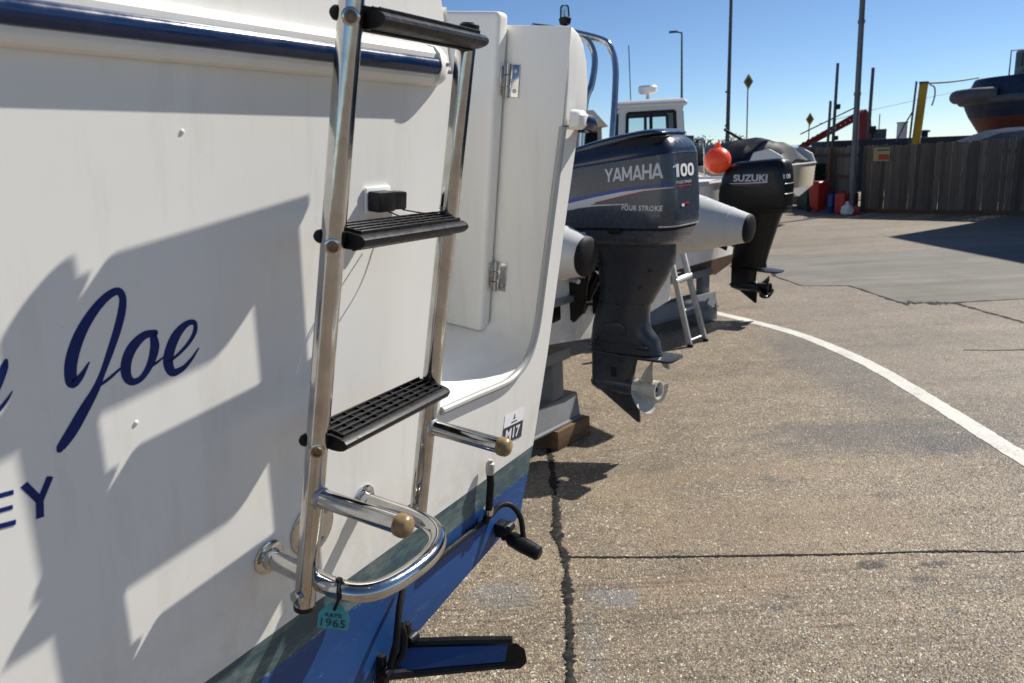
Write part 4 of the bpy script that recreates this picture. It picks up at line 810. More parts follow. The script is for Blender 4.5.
MB().loft([[YC.aft(-0.185 + 0.37 * i / 20, 1.268, 0.004), YC.aft(-0.185 + 0.37 * i / 20, 1.274, 0.004)] for i in range(21)], closed=False).build('chrome_strip', 'silver', yam, recalc=False)

suz = thing('outboard_motor', (2.329, 7.106, 0), pi / 2 - radians(42), 'black outboard motor with black propeller behind the pale cone of the inflatable boat', 'outboard motor', 'outboard motors')
SC = Cowl([(1.02, -0.24, 0.350, 0.140, 0.0), (1.06, -0.30, 0.360, 0.150, 0.0), (1.20, -0.30, 0.364, 0.155, 0.0), (1.34, -0.27, 0.360, 0.150, 0.0), (1.42, -0.24, 0.350, 0.140, 0.03), (1.465, -0.20, 0.332, 0.122, 0.05), (1.49, -0.16, 0.30, 0.09, 0.05), (1.498, -0.10, 0.25, 0.055, 0.05)], 4.5)
MB().loft([SC.ring(z) for z in (1.02, 1.04, 1.06, 1.12, 1.2, 1.28, 1.34, 1.38, 1.42, 1.445, 1.465, 1.48, 1.49, 1.498)]).build('cowl', 'suz', suz, 55)
MB().loft([SC.ring(1.055, 0.004), SC.ring(1.075, 0.004)]).build('cowl_seam', 'blackrub', suz)
for zz, k in ((1.14, 0.02), (1.23, 0.016)):
    MB().loft([[SC.aft(-0.105 + 0.21 * i / 12, zz, 0.002), SC.aft(-0.105 + 0.21 * i / 12, zz + 0.05, 0.008), SC.aft(-0.105 + 0.21 * i / 12, zz + 0.055, 0.0)] for i in range(13)], closed=False).build('rear_vent', 'suz', suz)
MB().loft(lens([(1.03, -0.16, 0.30, 0.14), (0.95, -0.14, 0.27, 0.12), (0.80, -0.15, 0.225, 0.10), (0.65, -0.175, 0.18, 0.085), (0.55, -0.188, 0.155, 0.075), (0.50, -0.19, 0.16, 0.07)])).build('midsection', 'suz', suz, 50)
MB().prism([(-0.20, 0.02), (-0.1, 0.07), (0.2, 0.10), (0.30, 0.08), (0.31, 0), (0.30, -0.08), (0.2, -0.10), (-0.1, -0.07), (-0.20, -0.02)], lambda p, t: Vector((p[1], -p[0], 0.485 + t - 0.06 * (p[0]))), -0.007, 0.007).build('cavitation_plate', 'suz', suz, bevel=0.003)
MB().loft(lens([(0.49, -0.19, 0.07, 0.05), (0.40, -0.193, 0.06, 0.045), (0.33, -0.194, 0.055, 0.045)])).build('gearcase_strut', 'suz', suz, 50)
MB().lathe((0, 0.21, 0.315), (0, -1, 0), [(0, 0.006), (0.03, 0.035), (0.1, 0.052), (0.2, 0.055), (0.27, 0.05), (0.285, 0.04)], 22).build('gearcase', 'suz', suz)
MB().prism([(-0.194, 0.325), (0.06, 0.30), (0.075, 0.24), (0.070, 0.150), (0.055, 0.150)], lambda p, t: Vector((t, -p[0], p[1])), -0.008, 0.008).build('skeg', 'suz', suz, bevel=0.003)
propeller(suz, 0.07, 0.20, 0.30, 0.125, 'suz', (radians(10), radians(130), radians(250)), 0.05)
cb = MB()
for x in (-0.1, 0.1): cb.prism([(-0.14, 1.0), (-0.28, 1.06), (-0.42, 1.04), (-0.42, 0.96), (-0.32, 0.92), (-0.30, 0.70), (-0.20, 0.66)], lambda p, t: Vector((x + t, -p[0], p[1])), -0.014, 0.014)
cb.build('clamp_bracket', 'suz', suz, bevel=0.004)
MB().prism([(0.19, 0.470), (0.25, 0.466), (0.25, 0.415), (0.225, 0.42)], lambda p, t: Vector((t, -p[0], p[1])), -0.008, 0.008).build('trim_anode', 'steel_dull', suz)
MB().tube(catmull([(-0.09, 0.20, 0.98), (-0.13, 0.30, 0.90), (-0.11, 0.36, 0.78)], 5), 0.012, 8).build('cable_loom', 'blackrub', suz)
MB().box((-0.11, -0.06, 0.88), (0.012, 0.08, 0.03)).build('side_grip', 'blackrub', suz, bevel=0.003)
lettering('SUZUKI', lambda a, b: SC.side(-0.118 + 0.326 * a, 1.312 - 0.004 * a + 0.064 * b, 0.004), 'lettering', 'silver', suz, 0.03)
band(SC, [(-0.15, 1.292, 1.297), (0.0, 1.292, 1.299), (0.21, 1.298, 1.306)], 0.004, 6).build('stripe', 'white', suz, recalc=False)
band(SC, [(-0.12, 1.274, 1.280), (0.0, 1.278, 1.286), (0.20, 1.290, 1.293)], 0.004, 6).build('stripe', 'red', suz, recalc=False)
lettering('100', lambda a, b: SC.aft(-0.115 + 0.10 * a, 1.325 + 0.042 * b, 0.004), 'lettering', 'silver', suz, 0.03)

# ================================================================== INFLATABLE BOAT
rib = thing('inflatable_boat', (0.945, 4.025, 0), pi / 2 - radians(40.5), 'pale rigid inflatable boat with cone-ended tubes on a grey cradle', 'boat')
for sg in (-1, 1):
    zc = 1.18 if sg < 0 else 1.12; x = sg * 0.905
    path = [(x, 0, zc), (x, 0.10, zc + 0.008), (x, 0.55, zc + 0.04), (x, 0.75, zc + 0.05), (x, 1.6, zc + 0.05), (x, 2.6, zc + 0.06), (x * 0.93, 3.2, zc + 0.10), (x * 0.72, 3.8, zc + 0.17), (x * 0.38, 4.25, zc + 0.24), (0.02 * sg, 4.45, zc + 0.27)]
    rad = [0.088, 0.115, 0.235, 0.25, 0.25, 0.25, 0.25, 0.245, 0.235, 0.22]
    P = catmull(path, 6); Rr = [q.x for q in catmull([(r, 0, 0) for r in rad], 6)]
    tb_ = MB().tube(P, Rr, 30).build('tube', 'hypalon', rib, 60)
    MB().lathe((x, 0.006, zc), (0, -1, -0.07), [(-0.01, 0.090), (0.004, 0.091), (0.012, 0.086), (0.020, 0.07), (0.026, 0.04), (0.028, 0)], 30).build('end_cap', 'blackrub', tb_)
    MB().lathe((x, 0.56, zc + 0.041), (0, 1, 0.05), [(0, 0.2385), (0.002, 0.2405), (0.028, 0.2455), (0.03, 0.243)], 30).build('seam_tape', 'gel2', tb_)
    MB().lathe((x, 0.30, zc + 0.0225), (0, 1, 0.06), [(0, 0.1712), (0.001, 0.1735), (0.022, 0.1800), (0.023, 0.1775)], 30).build('seam_tape', 'gel2', tb_)
    MB().lathe((x, 0.11, zc + 0.0085), (0, 1, 0.06), [(0, 0.1195), (0.001, 0.1215), (0.018, 0.1262), (0.019, 0.1240)], 30).build('seam_tape', 'hypalon', tb_)
    MB().tube(catmull([(x + sg * 0.245, 1.0, zc + 0.06), (x + sg * 0.252, 2.0, zc + 0.06), (x + sg * 0.25, 2.9, zc + 0.08)], 6), 0.018, 8).build('rubbing_strake', 'fender', tb_)
rings = []
for s, hw, zk, zc in ((0.50, 0.70, 0.57, 0.66), (1.2, 0.72, 0.55, 0.67), (2.2, 0.70, 0.57, 0.74), (3.1, 0.52, 0.70, 0.95), (3.8, 0.26, 0.86, 1.06), (4.3, 0.04, 1.08, 1.15)):
    rings.append([Vector(p) for p in ((0, s, zk), (hw * 0.5, s, zk + (zc - zk) * 0.5), (hw, s, zc), (hw, s, max(zc + 0.2, 1.02)), (0, s, max(zc + 0.21, 1.03)), (-hw, s, max(zc + 0.2, 1.02)), (-hw, s, zc), (-hw * 0.5, s, zk + (zc - zk) * 0.5))])
MB().loft(rings).build('hull', 'gel', rib, 30)
MB().prism([(-0.70, 0.665), (-0.35, 0.62), (0, 0.575), (0.35, 0.62), (0.70, 0.665), (0.70, 1.20), (0.3, 1.14), (-0.3, 1.14), (-0.70, 1.20)], lambda p, t: Vector((p[0], t, p[1])), 0.44, 0.50).build('transom', 'gel', rib, bevel=0.008)
MB().box((0, 1.9, 1.35), (0.6, 0.5, 0.75)).build('console', 'gel', rib, bevel=0.06, bseg=3)
def ribl(p):                          # world point to the boat's own frame
    a = radians(40.5); d_ = Vector((sin(a), cos(a), 0)); n_ = Vector((cos(a), -sin(a), 0)); q = Vector(p) - Vector((0.945, 4.025, 0)); return Vector((q.dot(d_), -q.dot(n_), q.z))
h1 = [ribl(p) for p in ((0.12, 4.75, 1.15), (0.14, 4.72, 1.8), (0.18, 4.70, 2.22), (0.25, 4.68, 2.33), (0.36, 4.66, 2.345), (0.46, 4.65, 2.32), (0.61, 4.64, 2.275), (0.665, 4.63, 2.23), (0.69, 4.60, 2.12), (0.675, 4.55, 1.93), (0.64, 4.48, 1.64), (0.60, 4.42, 1.10))]
arch = MB().tube(catmull(h1, 6), 0.019, 14).build('arch', 'steel', rib)
h2 = [ribl(p) for p in ((0.44, 4.66, 2.315), (0.51, 4.645, 2.29), (0.558, 4.63, 2.235), (0.572, 4.61, 2.15), (0.545, 4.57, 2.02), (0.49, 4.53, 1.85), (0.42, 4.48, 1.12))]
MB().tube(catmull(h2, 6), 0.019, 14).build('arch', 'steel', rib)
lp = ribl((0.41, 4.66, 2.345)); li = MB().lathe(lp, (0, 0, 1), [(0, 0.014), (0.02, 0.016), (0.024, 0.030), (0.055, 0.038), (0.062, 0.030)], 18).build('navigation_light', 'black', rib)
MB().lathe(lp + Vector((0, 0, 0.062)), (0, 0, 1), [(0, 0.029), (0.055, 0.027), (0.066, 0.020), (0.068, 0)], 18).build('lens', 'glass', li)
MB().lathe(lp + Vector((0, 0, 0.062)), (0, 0, 1), [(0, 0.008), (0.04, 0.008), (0.042, 0)], 12).build('bulb', 'white', li)

# ================================================================== CRADLES, BLOCKS, LADDER
def cradle(loc, rz, ln, label, zt, post, w=0.14):
    t = thing('boat_cradle', loc, rz, label, 'cradle', 'grey steel boat cradles')
    b = MB().prism([(-w * 0.62, 0), (w * 0.62, 0), (w * 0.62, 0.012), (w * 0.5, 0.012), (w * 0.36, 0.15), (-w * 0.36, 0.15), (-w * 0.5, 0.012), (-w * 0.62, 0.012)], lambda p, q: Vector((q, p[0], p[1] + 0.115)), -ln, 0.0).build('base_beam', 'greypaint', t, bevel=0.004)
    for x in post: MB().box((x, 0, 0.264 + (zt - 0.33) / 2), (0.11, 0.08, zt - 0.33)).build('post', 'greypaint', t, bevel=0.004)
    MB().box((-ln / 2 + 0.02, 0, zt - 0.035), (ln * 0.92, 0.09, 0.065)).build('top_beam', 'greypaint', t, bevel=0.004)
    return t
cr1 = cradle((0.330, 4.25, 0), pi / 2 - radians(40.5), 1.6, 'grey steel cradle under the inflatable boat, nearest the camera', 0.55, (-0.17, -1.4))
for i, x in enumerate((-0.13, -1.45)):
    o = MB().box((0, 0, 0.0575), (0.32, 0.22, 0.113)).build('timber_block', 'timber', None, bevel=0.004)
    o.location = (0.335 + x * sin(radians(40.5)), 4.25 + x * cos(radians(40.5)), 0); o.rotation_euler = (0, 0, pi / 2 - radians(40.5))
    tag(o, ('brown timber block under the near cradle foot beside the outboard propeller', 'brown timber block under the hidden end of the near cradle')[i], 'timber block', 'timber blocks under cradles')
cr2 = cradle((1.98, 7.22, 0), pi / 2 - radians(50), 1.5, 'grey steel cradle behind the small aluminium ladder', 0.50, (-0.13, -1.3), 0.16)
for i, x in enumerate((-0.16, -1.3)):
    o = MB().box((0, 0, 0.0575), (0.26, 0.2, 0.113)).build('timber_block', 'greypaint' if i == 0 else 'timber', None, bevel=0.004)
    o.location = (1.98 + x * sin(radians(50)), 7.22 + x * cos(radians(50)), 0); o.rotation_euler = (0, 0, pi / 2 - radians(50))
    tag(o, ('grey block under the lit foot of the far cradle', 'timber block under the shaded end of the far cradle')[i], 'timber block', 'timber blocks under cradles')
for i, (u, f) in enumerate(((UC, 0.9), (UC, 3.6))):
    o = MB().box((0, 0, 0.0), (0.5, 0.25, 0.52 if i == 0 else 0.50)).build('timber_block', 'timber', None, bevel=0.006)
    a = Vector((PX, PY, 0)) + Vector((sin(AZ), cos(AZ), 0)) * u + Vector((-cos(AZ), sin(AZ), 0)) * f
    o.location = (a.x, a.y, 0.262); o.rotation_euler = (0, 0, pi / 2 - AZ)
    tag(o, ('timber keel block under the stern of the nearest white motor boat', 'timber keel block under the middle of the nearest white motor boat')[i], 'timber block', 'keel blocks')
al = thing('aluminium_ladder', (1.55, 6.2, 0), 0, 'short aluminium ladder leaning beside the outboard motor', 'ladder')
F0, F1, G0, G1 = Vector((-0.045, -0.09, 0.0)), Vector((0.13, 0.085, 0.0)), Vector((-0.20, 0.03, 0.84)), Vector((-0.065, 0.19, 0.86))
rn = random.Random(4)
for a, b in ((F0, G0), (F1, G1)):
    r = MB(); dr = (b - a).normalized(); sx = Vector((0.7, 0.7, 0)); sx = (sx - dr * sx.dot(dr)).normalized(); sy = dr.cross(sx)
    r.loft([[p + sx * i * 0.012 + sy * j * 0.024 for i, j in ((-1, -1), (1, -1), (1, 1), (-1, 1))] for p in (a, b)]); r.build('side_rail', 'alu', al, bevel=0.003)
    MB().box(a + Vector((0, 0, 0.012)), (0.04, 0.06, 0.024)).build('foot', 'blackrub', al, bevel=0.003)
for t, w in ((0.06, 0.016), (0.36, 0.02), (0.66, 0.05), (0.95, 0.02)):
    a = F0.lerp(G0, t); b = F1.lerp(G1, t); ax = (b - a).normalized(); MB().tube([a - ax * 0.02, b + ax * 0.02], w * 0.6, 10).build('rung', 'alu', al)

# ================================================================== OTHER BOATS
def hull_boat(t, Ln, hb, zk, zc, zs, side, bottom, deck=None, stripes=()):
    st = [0, 0.15, 0.35, 0.55, 0.72, 0.86, 0.95, 1.0]
    def hwid(s): return hb * (1 + 0.06 * sin(pi * min(1, s * 2))) * (1 - max(0, (s - 0.4) / 0.6) ** 2.1) + 0.01
    def sec(s, z0, z1, k0, k1): return None
    def pt(s, sg, f): # f 0 chine .. 1 sheer
        h = hwid(s); z = zc + (zs - zc) * f + 0.35 * s * s * (0.4 + 0.6 * f); y = s * Ln * (0.90 + 0.10 * f)
        return Vector((sg * h * (0.86 + 0.14 * f), y, z))
    b = MB()
    for sg in (1, -1): b.loft([[Vector((0, s * Ln * 0.86, zk + 0.5 * max(0, s - 0.6) ** 1.5)), pt(s, sg, 0)] for s in st], closed=False)
    b.poly([Vector((0, 0, zk)), pt(0, 1, 0), pt(0, -1, 0)]); b.build('hull_bottom', bottom, t, 40)
    m = MB()
    for sg in (1, -1): m.loft([[pt(s, sg, f) for f in (0, 0.33, 0.66, 1)] for s in st], closed=False)
    m.poly([pt(0, 1, 0), pt(0, 1, 1), pt(0, -1, 1), pt(0, -1, 0)]); m.build('topsides', side, t, 40)
    d = MB().loft([[pt(s, 1, 1) + Vector((0, 0, -0.01)), Vector((0, s * Ln, zs + 0.35 * s * s + 0.03)), pt(s, -1, 1) + Vector((0, 0, -0.01))] for s in st], closed=False); d.build('deck', deck or side, t, 60)
    for sg in (1, -1): MB().tube([pt(s, sg, 1) + Vector((0, 0, -0.005)) for s in st], 0.022, 8).build('gunwale', 'gel2', t)
    MB().tube([pt(0, 1, 1), pt(0, -1, 1)], 0.022, 8).build('gunwale', 'gel2', t)
    for f0, f1, mt in stripes:
        for sg in (1, -1):
            MB().loft([[pt(s, sg, f0) + Vector((sg * 0.004, 0, 0)), pt(s, sg, f1) + Vector((sg * 0.004, 0, 0))] for s in st], closed=False).build('stripe', mt, t)
    return pt
B2 = radians(42); b2o = Vector((2.329, 7.106, 0)) + Vector((-cos(B2), sin(B2), 0)) * 0.36
ob = thing('open_boat', b2o, pi / 2 - B2, 'white open boat with brown bottom carrying the black outboard motor', 'boat')
hull_boat(ob, 4.8, 0.92, 0.40, 0.56, 1.30, 'gel', 'brownpaint', None, ((0.80, 0.84, 'red'), (0.88, 0.91, 'silver')))
MB().box((-0.55, -0.012, 1.06), (0.16, 0.03, 0.14)).build('bracket_pad', 'gel', ob, bevel=0.006)
MB().lathe((-0.78, 0.05, 1.36), (0, 0, 1), [(0, 0.05), (0.012, 0.05), (0.014, 0.03), (0.05, 0.028), (0.055, 0)], 14).build('deck_fitting', 'steel', ob)
kb = MB().box((0, 0, 0.19), (0.5, 0.2, 0.38)).build('timber_block', 'timber', None, bevel=0.006); p = b2o + Vector((-cos(B2), sin(B2), 0)) * 2.6; kb.location = (p.x, p.y, 0.0); kb.rotation_euler = (0, 0, pi / 2 - B2)
tag(kb, 'timber keel block under the white open boat with brown bottom', 'timber block', 'keel blocks')
by = thing('buoy', (2.02, 7.18, 1.30), 0, 'round orange buoy resting on the open boat gunwale beside the black motor', 'buoy')
MB().lathe((0, 0, 0.085), (0, 0, 1), [(0.125 * -cos(pi * i / 20) + 0.125, 0.125 * sin(pi * i / 20)) for i in range(21)], 32).build('ball', 'orange', by, 80)
MB().lathe((0, 0, 0.325), (0, 0, 1), [(0, 0.03), (0.03, 0.026), (0.05, 0.02), (0.052, 0)], 12).build('eye', 'orange', by)
# boat with wheelhouse
WB = radians(96); wbo = Vector((2.30, 11.1, 0))
wb = thing('wheelhouse_boat', wbo, pi / 2 - WB, 'white boat with a small glazed wheelhouse and radar drum, behind the dark blue-grey outboard', 'boat')
hull_boat(wb, 5.8, 0.85, 0.45, 0.65, 1.16, 'gel2', 'antifoul', None, ((0.86, 0.92, 'red'),))
cx, cy = -0.02, 1.9
def wall_ring(z, inset): # plan of the wheelhouse at a height
    a, b = 0.56 - inset, 0.60 - inset; return [(cx + sx_ * a, cy + sy_ * b) for sx_, sy_ in ((-1, -1), (1, -1), (1, 1), (-1, 1))]
wh = MB(); z0, z1 = 1.15, 2.33
for k in range(4):                    # four walls with window openings
    lo = wall_ring(z0, 0); hi = wall_ring(z1, 0.06)
    A, B_ = lo[k], lo[(k + 1) % 4]; Cc, D_ = hi[(k + 1) % 4], hi[k]
    def W(s, t): 
        p0 = Vector((*A, z0)).lerp(Vector((*B_, z0)), s); p1 = Vector((*D_, z1)).lerp(Vector((*Cc, z1)), s); return p0.lerp(p1, t)
    s0, s1, t0, t1 = 0.13, 0.87, 0.52, 0.92
    for a0, a1, c0_, c1_ in ((0, 1, 0, t0), (0, 1, t1, 1), (0, s0, t0, t1), (s1, 1, t0, t1)): wh.add([W(a0, c0_), W(a1, c0_), W(a1, c1_), W(a0, c1_)], [(0, 1, 2, 3)])
    wp = MB().add([W(s0, t0), W(s1, t0), W(s1, t1), W(s0, t1)], [(0, 1, 2, 3)]).build('window', 'glass', wb)
    fr_ = MB()
    for pa, pb in ((W(s0, t0), W(s1, t0)), (W(s1, t0), W(s1, t1)), (W(s1, t1), W(s0, t1)), (W(s0, t1), W(s0, t0)), (W(0.5, t0), W(0.5, t1))): fr_.tube([pa, pb], 0.028, 6)
    fr_.build('window_frame', 'blackrub', wp)
wh.build('wheelhouse', 'gel2', wb, 30)
rf = MB().loft([[Vector((x, y, z)) for x, y in wall_ring(0, i)] for z, i in ((2.32, 0.0), (2.36, -0.02), (2.42, 0.03), (2.45, 0.15))]).build('roof', 'gel2', wb, 50, bevel=0.03, bseg=3)
MB().box((cx, cy + 0.1, 1.5), (0.35, 0.4, 0.6)).build('helm_seat', 'black', wb, bevel=0.04)
MB().lathe((cx, cy, 2.44), (0, 0, 1), [(0, 0.03), (0.14, 0.025)], 10).build('radar_post', 'gel2', wb)
MB().lathe((cx, cy, 2.56), (0, 0, 1), [(0, 0.12), (0.02, 0.15), (0.10, 0.16), (0.13, 0.14), (0.14, 0.0)], 22).build('radar_drum', 'gel', wb)
MB().tube([(cx - 0.3, cy - 0.3, 2.4), (cx - 0.32, cy - 0.3, 3.3)], 0.008, 6).build('aerial', 'lamp', wb)
rl = MB()
rl.tube(catmull([(0.62, 2.9, 1.2), (0.66, 2.9, 1.75), (0.72, 2.7, 1.80), (0.80, 1.6, 1.80), (0.82, 1.4, 1.72), (0.84, 1.4, 1.2)], 5), 0.013, 8)
rl.build('side_rail', 'steel', wb)
# covered boat
CB = radians(40); cbo = Vector((6.05, 15.5, 0))
cvb = thing('covered_boat', cbo, pi / 2 - CB, 'cream boat under a sagging black cover near the red wheelie bin', 'boat')
hull_boat(cvb, 4.6, 0.95, 0.58, 0.76, 1.22, 'cream', 'gel2', None)
rr = random.Random(11); rings = []
rid = [(0.05, 0.10), (0.18, 0.34), (0.5, 0.50), (0.9, 0.56), (1.3, 0.57), (1.7, 0.48), (2.2, 0.48), (2.8, 0.36), (3.4, 0.22), (3.9, 0.05)]
for i in range(31):
    y = 0.05 + 3.85 * i / 30; hh = [a[1] + (b[1] - a[1]) * (y - a[0]) / (b[0] - a[0]) for a, b in zip(rid, rid[1:]) if a[0] <= y <= b[0] + 1e-6][0]; w_ = 0.95 * (1 - max(0, (y - 2.3) / 2.3) ** 2); row = []
    for k in range(21):
        a = -1 + k / 10.0; prof = 1 - abs(a) ** 1.7; pl_ = (0.045 * sin(y * 17 + 2.2 * sin(a * 3)) * abs(a) * (1 - abs(a)) * 2.4 + 0.02 * sin(y * 41 + a * 9) * (1 - abs(a))) * (0.5 + hh)
        row.append(Vector((a * w_, y, 1.22 + hh * prof + pl_ + rr.uniform(-0.006, 0.006) - (0.12 if abs(a) == 1 else 0))))
    rings.append(row)
cvm = MB().loft(rings, closed=False); cvm.poly(rings[0]); cvm.poly(rings[-1]); cvm.build('cover', 'cover', cvb, 28)
for sx in (-1, 1):
    MB().prism([(-0.02, 1.22), (0.75, 1.22), (0.62, 1.50), (0.30, 1.56), (0.06, 1.42)], lambda p, t: Vector((t, p[0], p[1])), sx * 0.90 - 0.035, sx * 0.90 + 0.035).build('stern_fairing', 'gel', cvb, bevel=0.03, bseg=3)
MB().tube([(0.2, 1.2, 1.7), (-0.3, 1.5, 2.0)], 0.03, 8).build('cover_pole', 'black', cvb)
kb = MB().box((0, 0, 0.29), (0.5, 0.2, 0.57)).build('timber_block', 'timber', None, bevel=0.006); p = cbo + Vector((-cos(CB), sin(CB), 0)) * 1.2; kb.location = (p.x, p.y, 0.004); kb.rotation_euler = (0, 0, pi / 2 - CB)
tag(kb, 'timber keel block under the cream boat with the black cover', 'timber block', 'keel blocks')
kb = MB().box((0, 0, 0.225), (0.5, 0.2, 0.45)).build('timber_block', 'timber', None, bevel=0.006); p = wbo + Vector((-cos(WB), sin(WB), 0)) * 1.6; kb.location = (p.x, p.y, 0.0); kb.rotation_euler = (0, 0, pi / 2 - WB)
tag(kb, 'timber keel block under the boat with the wheelhouse', 'timber block', 'keel blocks')

# ================================================================== FENCE
GZ = 0.004
fence = thing('plank_fence', (8.25, 17.6, 0), 0, 'weathered brown vertical plank fence across the far side of the yard', 'fence')
FB = Vector((8.25, 17.6, 0)); rf_ = random.Random(5)
def fence_run(a, b, hgt):
    a = Vector(a) - FB; b = Vector(b) - FB; d_ = (b - a); n_ = int(d_.length / 0.105); d_.normalize(); an = atan2(d_.y, d_.x)
    shared = []
    for k in range(4):
        h = hgt + (k - 1.5) * 0.014; shared.append(MB().prism([(-0.050, 0), (0.050, 0), (0.050, h - 0.004), (0.046, h), (-0.046, h), (-0.050, h - 0.004)], lambda p, t: Vector((p[0], t, p[1])), -0.011, 0.011))
    mesh = [s.build('plank', 'plank', fence) for s in shared]; used = [False] * 4
    for i in range(n_):
        k = rf_.randrange(4)
        if not used[k]: o = mesh[k]; used[k] = True
        else: o = mesh[k].copy(); COL.objects.link(o); o.parent = fence
        p = a + d_ * (0.105 * (i + 0.5)); o.location = (p.x - d_.y * 0.0 + rf_.uniform(-0.004, 0.004), p.y + rf_.uniform(-0.008, 0.008), 0.03 + rf_.uniform(-0.012, 0.012)); o.rotation_euler = (0, rf_.uniform(-0.006, 0.006), an + rf_.uniform(-0.05, 0.05))
    nb = Vector((-d_.y, d_.x, 0)); nb = nb if nb.y > 0 else -nb
    for z in (0.3, 0.8, 1.3): MB().tube([a + nb * 0.05 + Vector((0, 0, z)), b + nb * 0.05 + Vector((0, 0, z))], 0.035, 6).build('fence_rail', 'timber', fence)
    m = max(2, int((b - a).length / 2))
    for i in range(m + 1):
        p = a.lerp(b, i / m) + nb * 0.13; MB().box((p.x, p.y, 0.75), (0.09, 0.09, 1.5)).build('fence_post', 'timber', fence)
    gbd = MB(); gp = (a + b) / 2; gbd.box((gp.x, gp.y, 0.045), ((b - a).length, 0.03, 0.085), Matrix.Rotation(an, 3, 'Z')); 
    gbd.v = [v - nb * 0.03 for v in gbd.v]; gbd.build('gravel_board', 'timber', fence)
fence_run((8.46, 20.6, 0), (8.25, 17.62, 0), 1.46); fence_run((8.30, 17.56, 0), (12.6, 12.3, 0), 1.46)
sg_ = thing('warning_sign', (8.56, 17.20, 1.30), atan2(12.3 - 17.56, 12.6 - 8.30), 'small yellow and red warning sign fixed near the fence corner', 'sign')
MB().box((0, -0.03, 0), (0.36, 0.008, 0.30)).build('panel', simple('pale_yellow_sign', (0.40, 0.38, 0.16), 0.5), sg_)
MB().box((0.05, -0.036, -0.06), (0.24, 0.004, 0.12)).build('red_field', 'red', sg_); MB().box((0.03, -0.036, 0.09), (0.26, 0.004, 0.03)).build('print_line', 'greenplastic', sg_)

# ================================================================== BINS AND CLUTTER
wbn = thing('wheelie_bin', (7.52, 18.1, GZ), radians(20), 'red wheelie bin standing at the left end of the fence', 'bin')
MB().loft([[Vector((x, y, z)) for x, y in ((-a, -b), (a, -b), (a, b), (-a, b))] for z, a, b in ((0.05, 0.115, 0.13), (0.60, 0.15, 0.17), (0.66, 0.16, 0.18))]).build('body', 'redplastic', wbn, bevel=0.02)
MB().loft([[Vector((x, y + 0.0, z)) for x, y in ((-a, -b), (a, -b), (a, b), (-a, b))] for z, a, b in ((0.662, 0.17, 0.19), (0.70, 0.17, 0.19), (0.735, 0.13, 0.15))]).build('lid', 'redplastic', wbn, bevel=0.012)
for sx in (-1, 1): MB().lathe((sx * 0.12, 0.14, 0.07), (sx, 0, 0), [(0, 0.07), (0.035, 0.07)], 18).build('wheel', 'blackrub', wbn)
MB().tube([(-0.13, 0.205, 0.68), (0.13, 0.205, 0.68)], 0.014, 8).build('handle', 'redplastic', wbn)
gbn = thing('dark_green_bin', (8.05, 20.1, GZ), radians(10), 'dark green bin behind the red wheelie bin', 'bin')
MB().loft([[Vector((x, y, z)) for x, y in ((-a, -b), (a, -b), (a, b), (-a, b))] for z, a, b in ((0.04, 0.26, 0.28), (0.95, 0.32, 0.34), (1.02, 0.33, 0.36))]).build('body', 'greenplastic', gbn, bevel=0.02)
MB().box((0, 0, 1.06), (0.70, 0.74, 0.06)).build('lid', 'greenplastic', gbn, bevel=0.02); MB().box((-0.1, -0.345, 0.75), (0.2, 0.012, 0.24)).build('notice', 'gel2', gbn)
gb2 = thing('green_crate', (7.75, 19.2, GZ), radians(15), 'low dark green crate left of the red wheelie bin', 'crate')
MB().box((0, 0, 0.26), (0.42, 0.4, 0.5)).build('body', 'greenplastic', gb2, bevel=0.02); MB().box((0, 0, 0.53), (0.46, 0.44, 0.04)).build('lid', 'greenplastic', gb2, bevel=0.01)
ys = thing('yellow_stand', (7.45, 19.7, GZ), radians(25), 'low yellow stand on the ground under the covered boat', 'stand')
MB().box((0, 0, 0.36), (0.5, 0.4, 0.08)).build('top', 'yellow', ys, bevel=0.01)
for sx in (-1, 1):
    for sy in (-1, 1): MB().box((sx * 0.2, sy * 0.15, 0.16), (0.07, 0.07, 0.32)).build('leg', 'yellow', ys, bevel=0.005)
bc = thing('blue_drum', (7.70, 17.75, GZ), 0, 'narrow blue plastic drum at the foot of the fence corner', 'drum')
MB().lathe((0, 0, 0), (0, 0, 1), [(0, 0.075), (0.02, 0.085), (0.14, 0.085), (0.15, 0.09), (0.17, 0.09), (0.18, 0.085), (0.40, 0.085), (0.43, 0.07)], 20).build('body', 'blueplastic', bc); MB().lathe((0.03, 0, 0.43), (0, 0, 1), [(0, 0.02), (0.03, 0.02), (0.032, 0)], 12).build('cap', 'black', bc)
def jerry(loc, rz, sz, mt, name, label):
    t = thing(name, loc, rz, label, 'fuel can'); x, y, z = sz
    MB().box((0, 0, z * 0.46), (x, y, z * 0.92)).build('body', mt, t, bevel=min(sz) * 0.18, bseg=3); MB().tube(catmull([(-x * 0.3, 0, z * 0.90), (-x * 0.28, 0, z), (x * 0.15, 0, z), (x * 0.2, 0, z * 0.9)], 4), 0.014, 8).build('handle', mt, t); MB().lathe((x * 0.36, 0, z * 0.9), (0, 0, 1), [(0, 0.025), (0.05, 0.025), (0.052, 0)], 12).build('cap', 'black', t)
jerry((7.80, 17.42, GZ), radians(30), (0.20, 0.26, 0.50), 'redplastic', 'fuel_can', 'upright red fuel can between the blue drum and the fence')
jerry((8.02, 17.40, GZ), radians(30), (0.17, 0.24, 0.50), simple('dark_red_plastic', (0.10, 0.008, 0.012), 0.5), 'dark_fuel_can', 'dark red fuel can against the fence corner')
jerry((7.93, 17.02, GZ), radians(70), (0.16, 0.20, 0.20), 'redplastic', 'small_fuel_can', 'small bright red can beside the white bag')
bg = MB(); rb = random.Random(2); rings = []
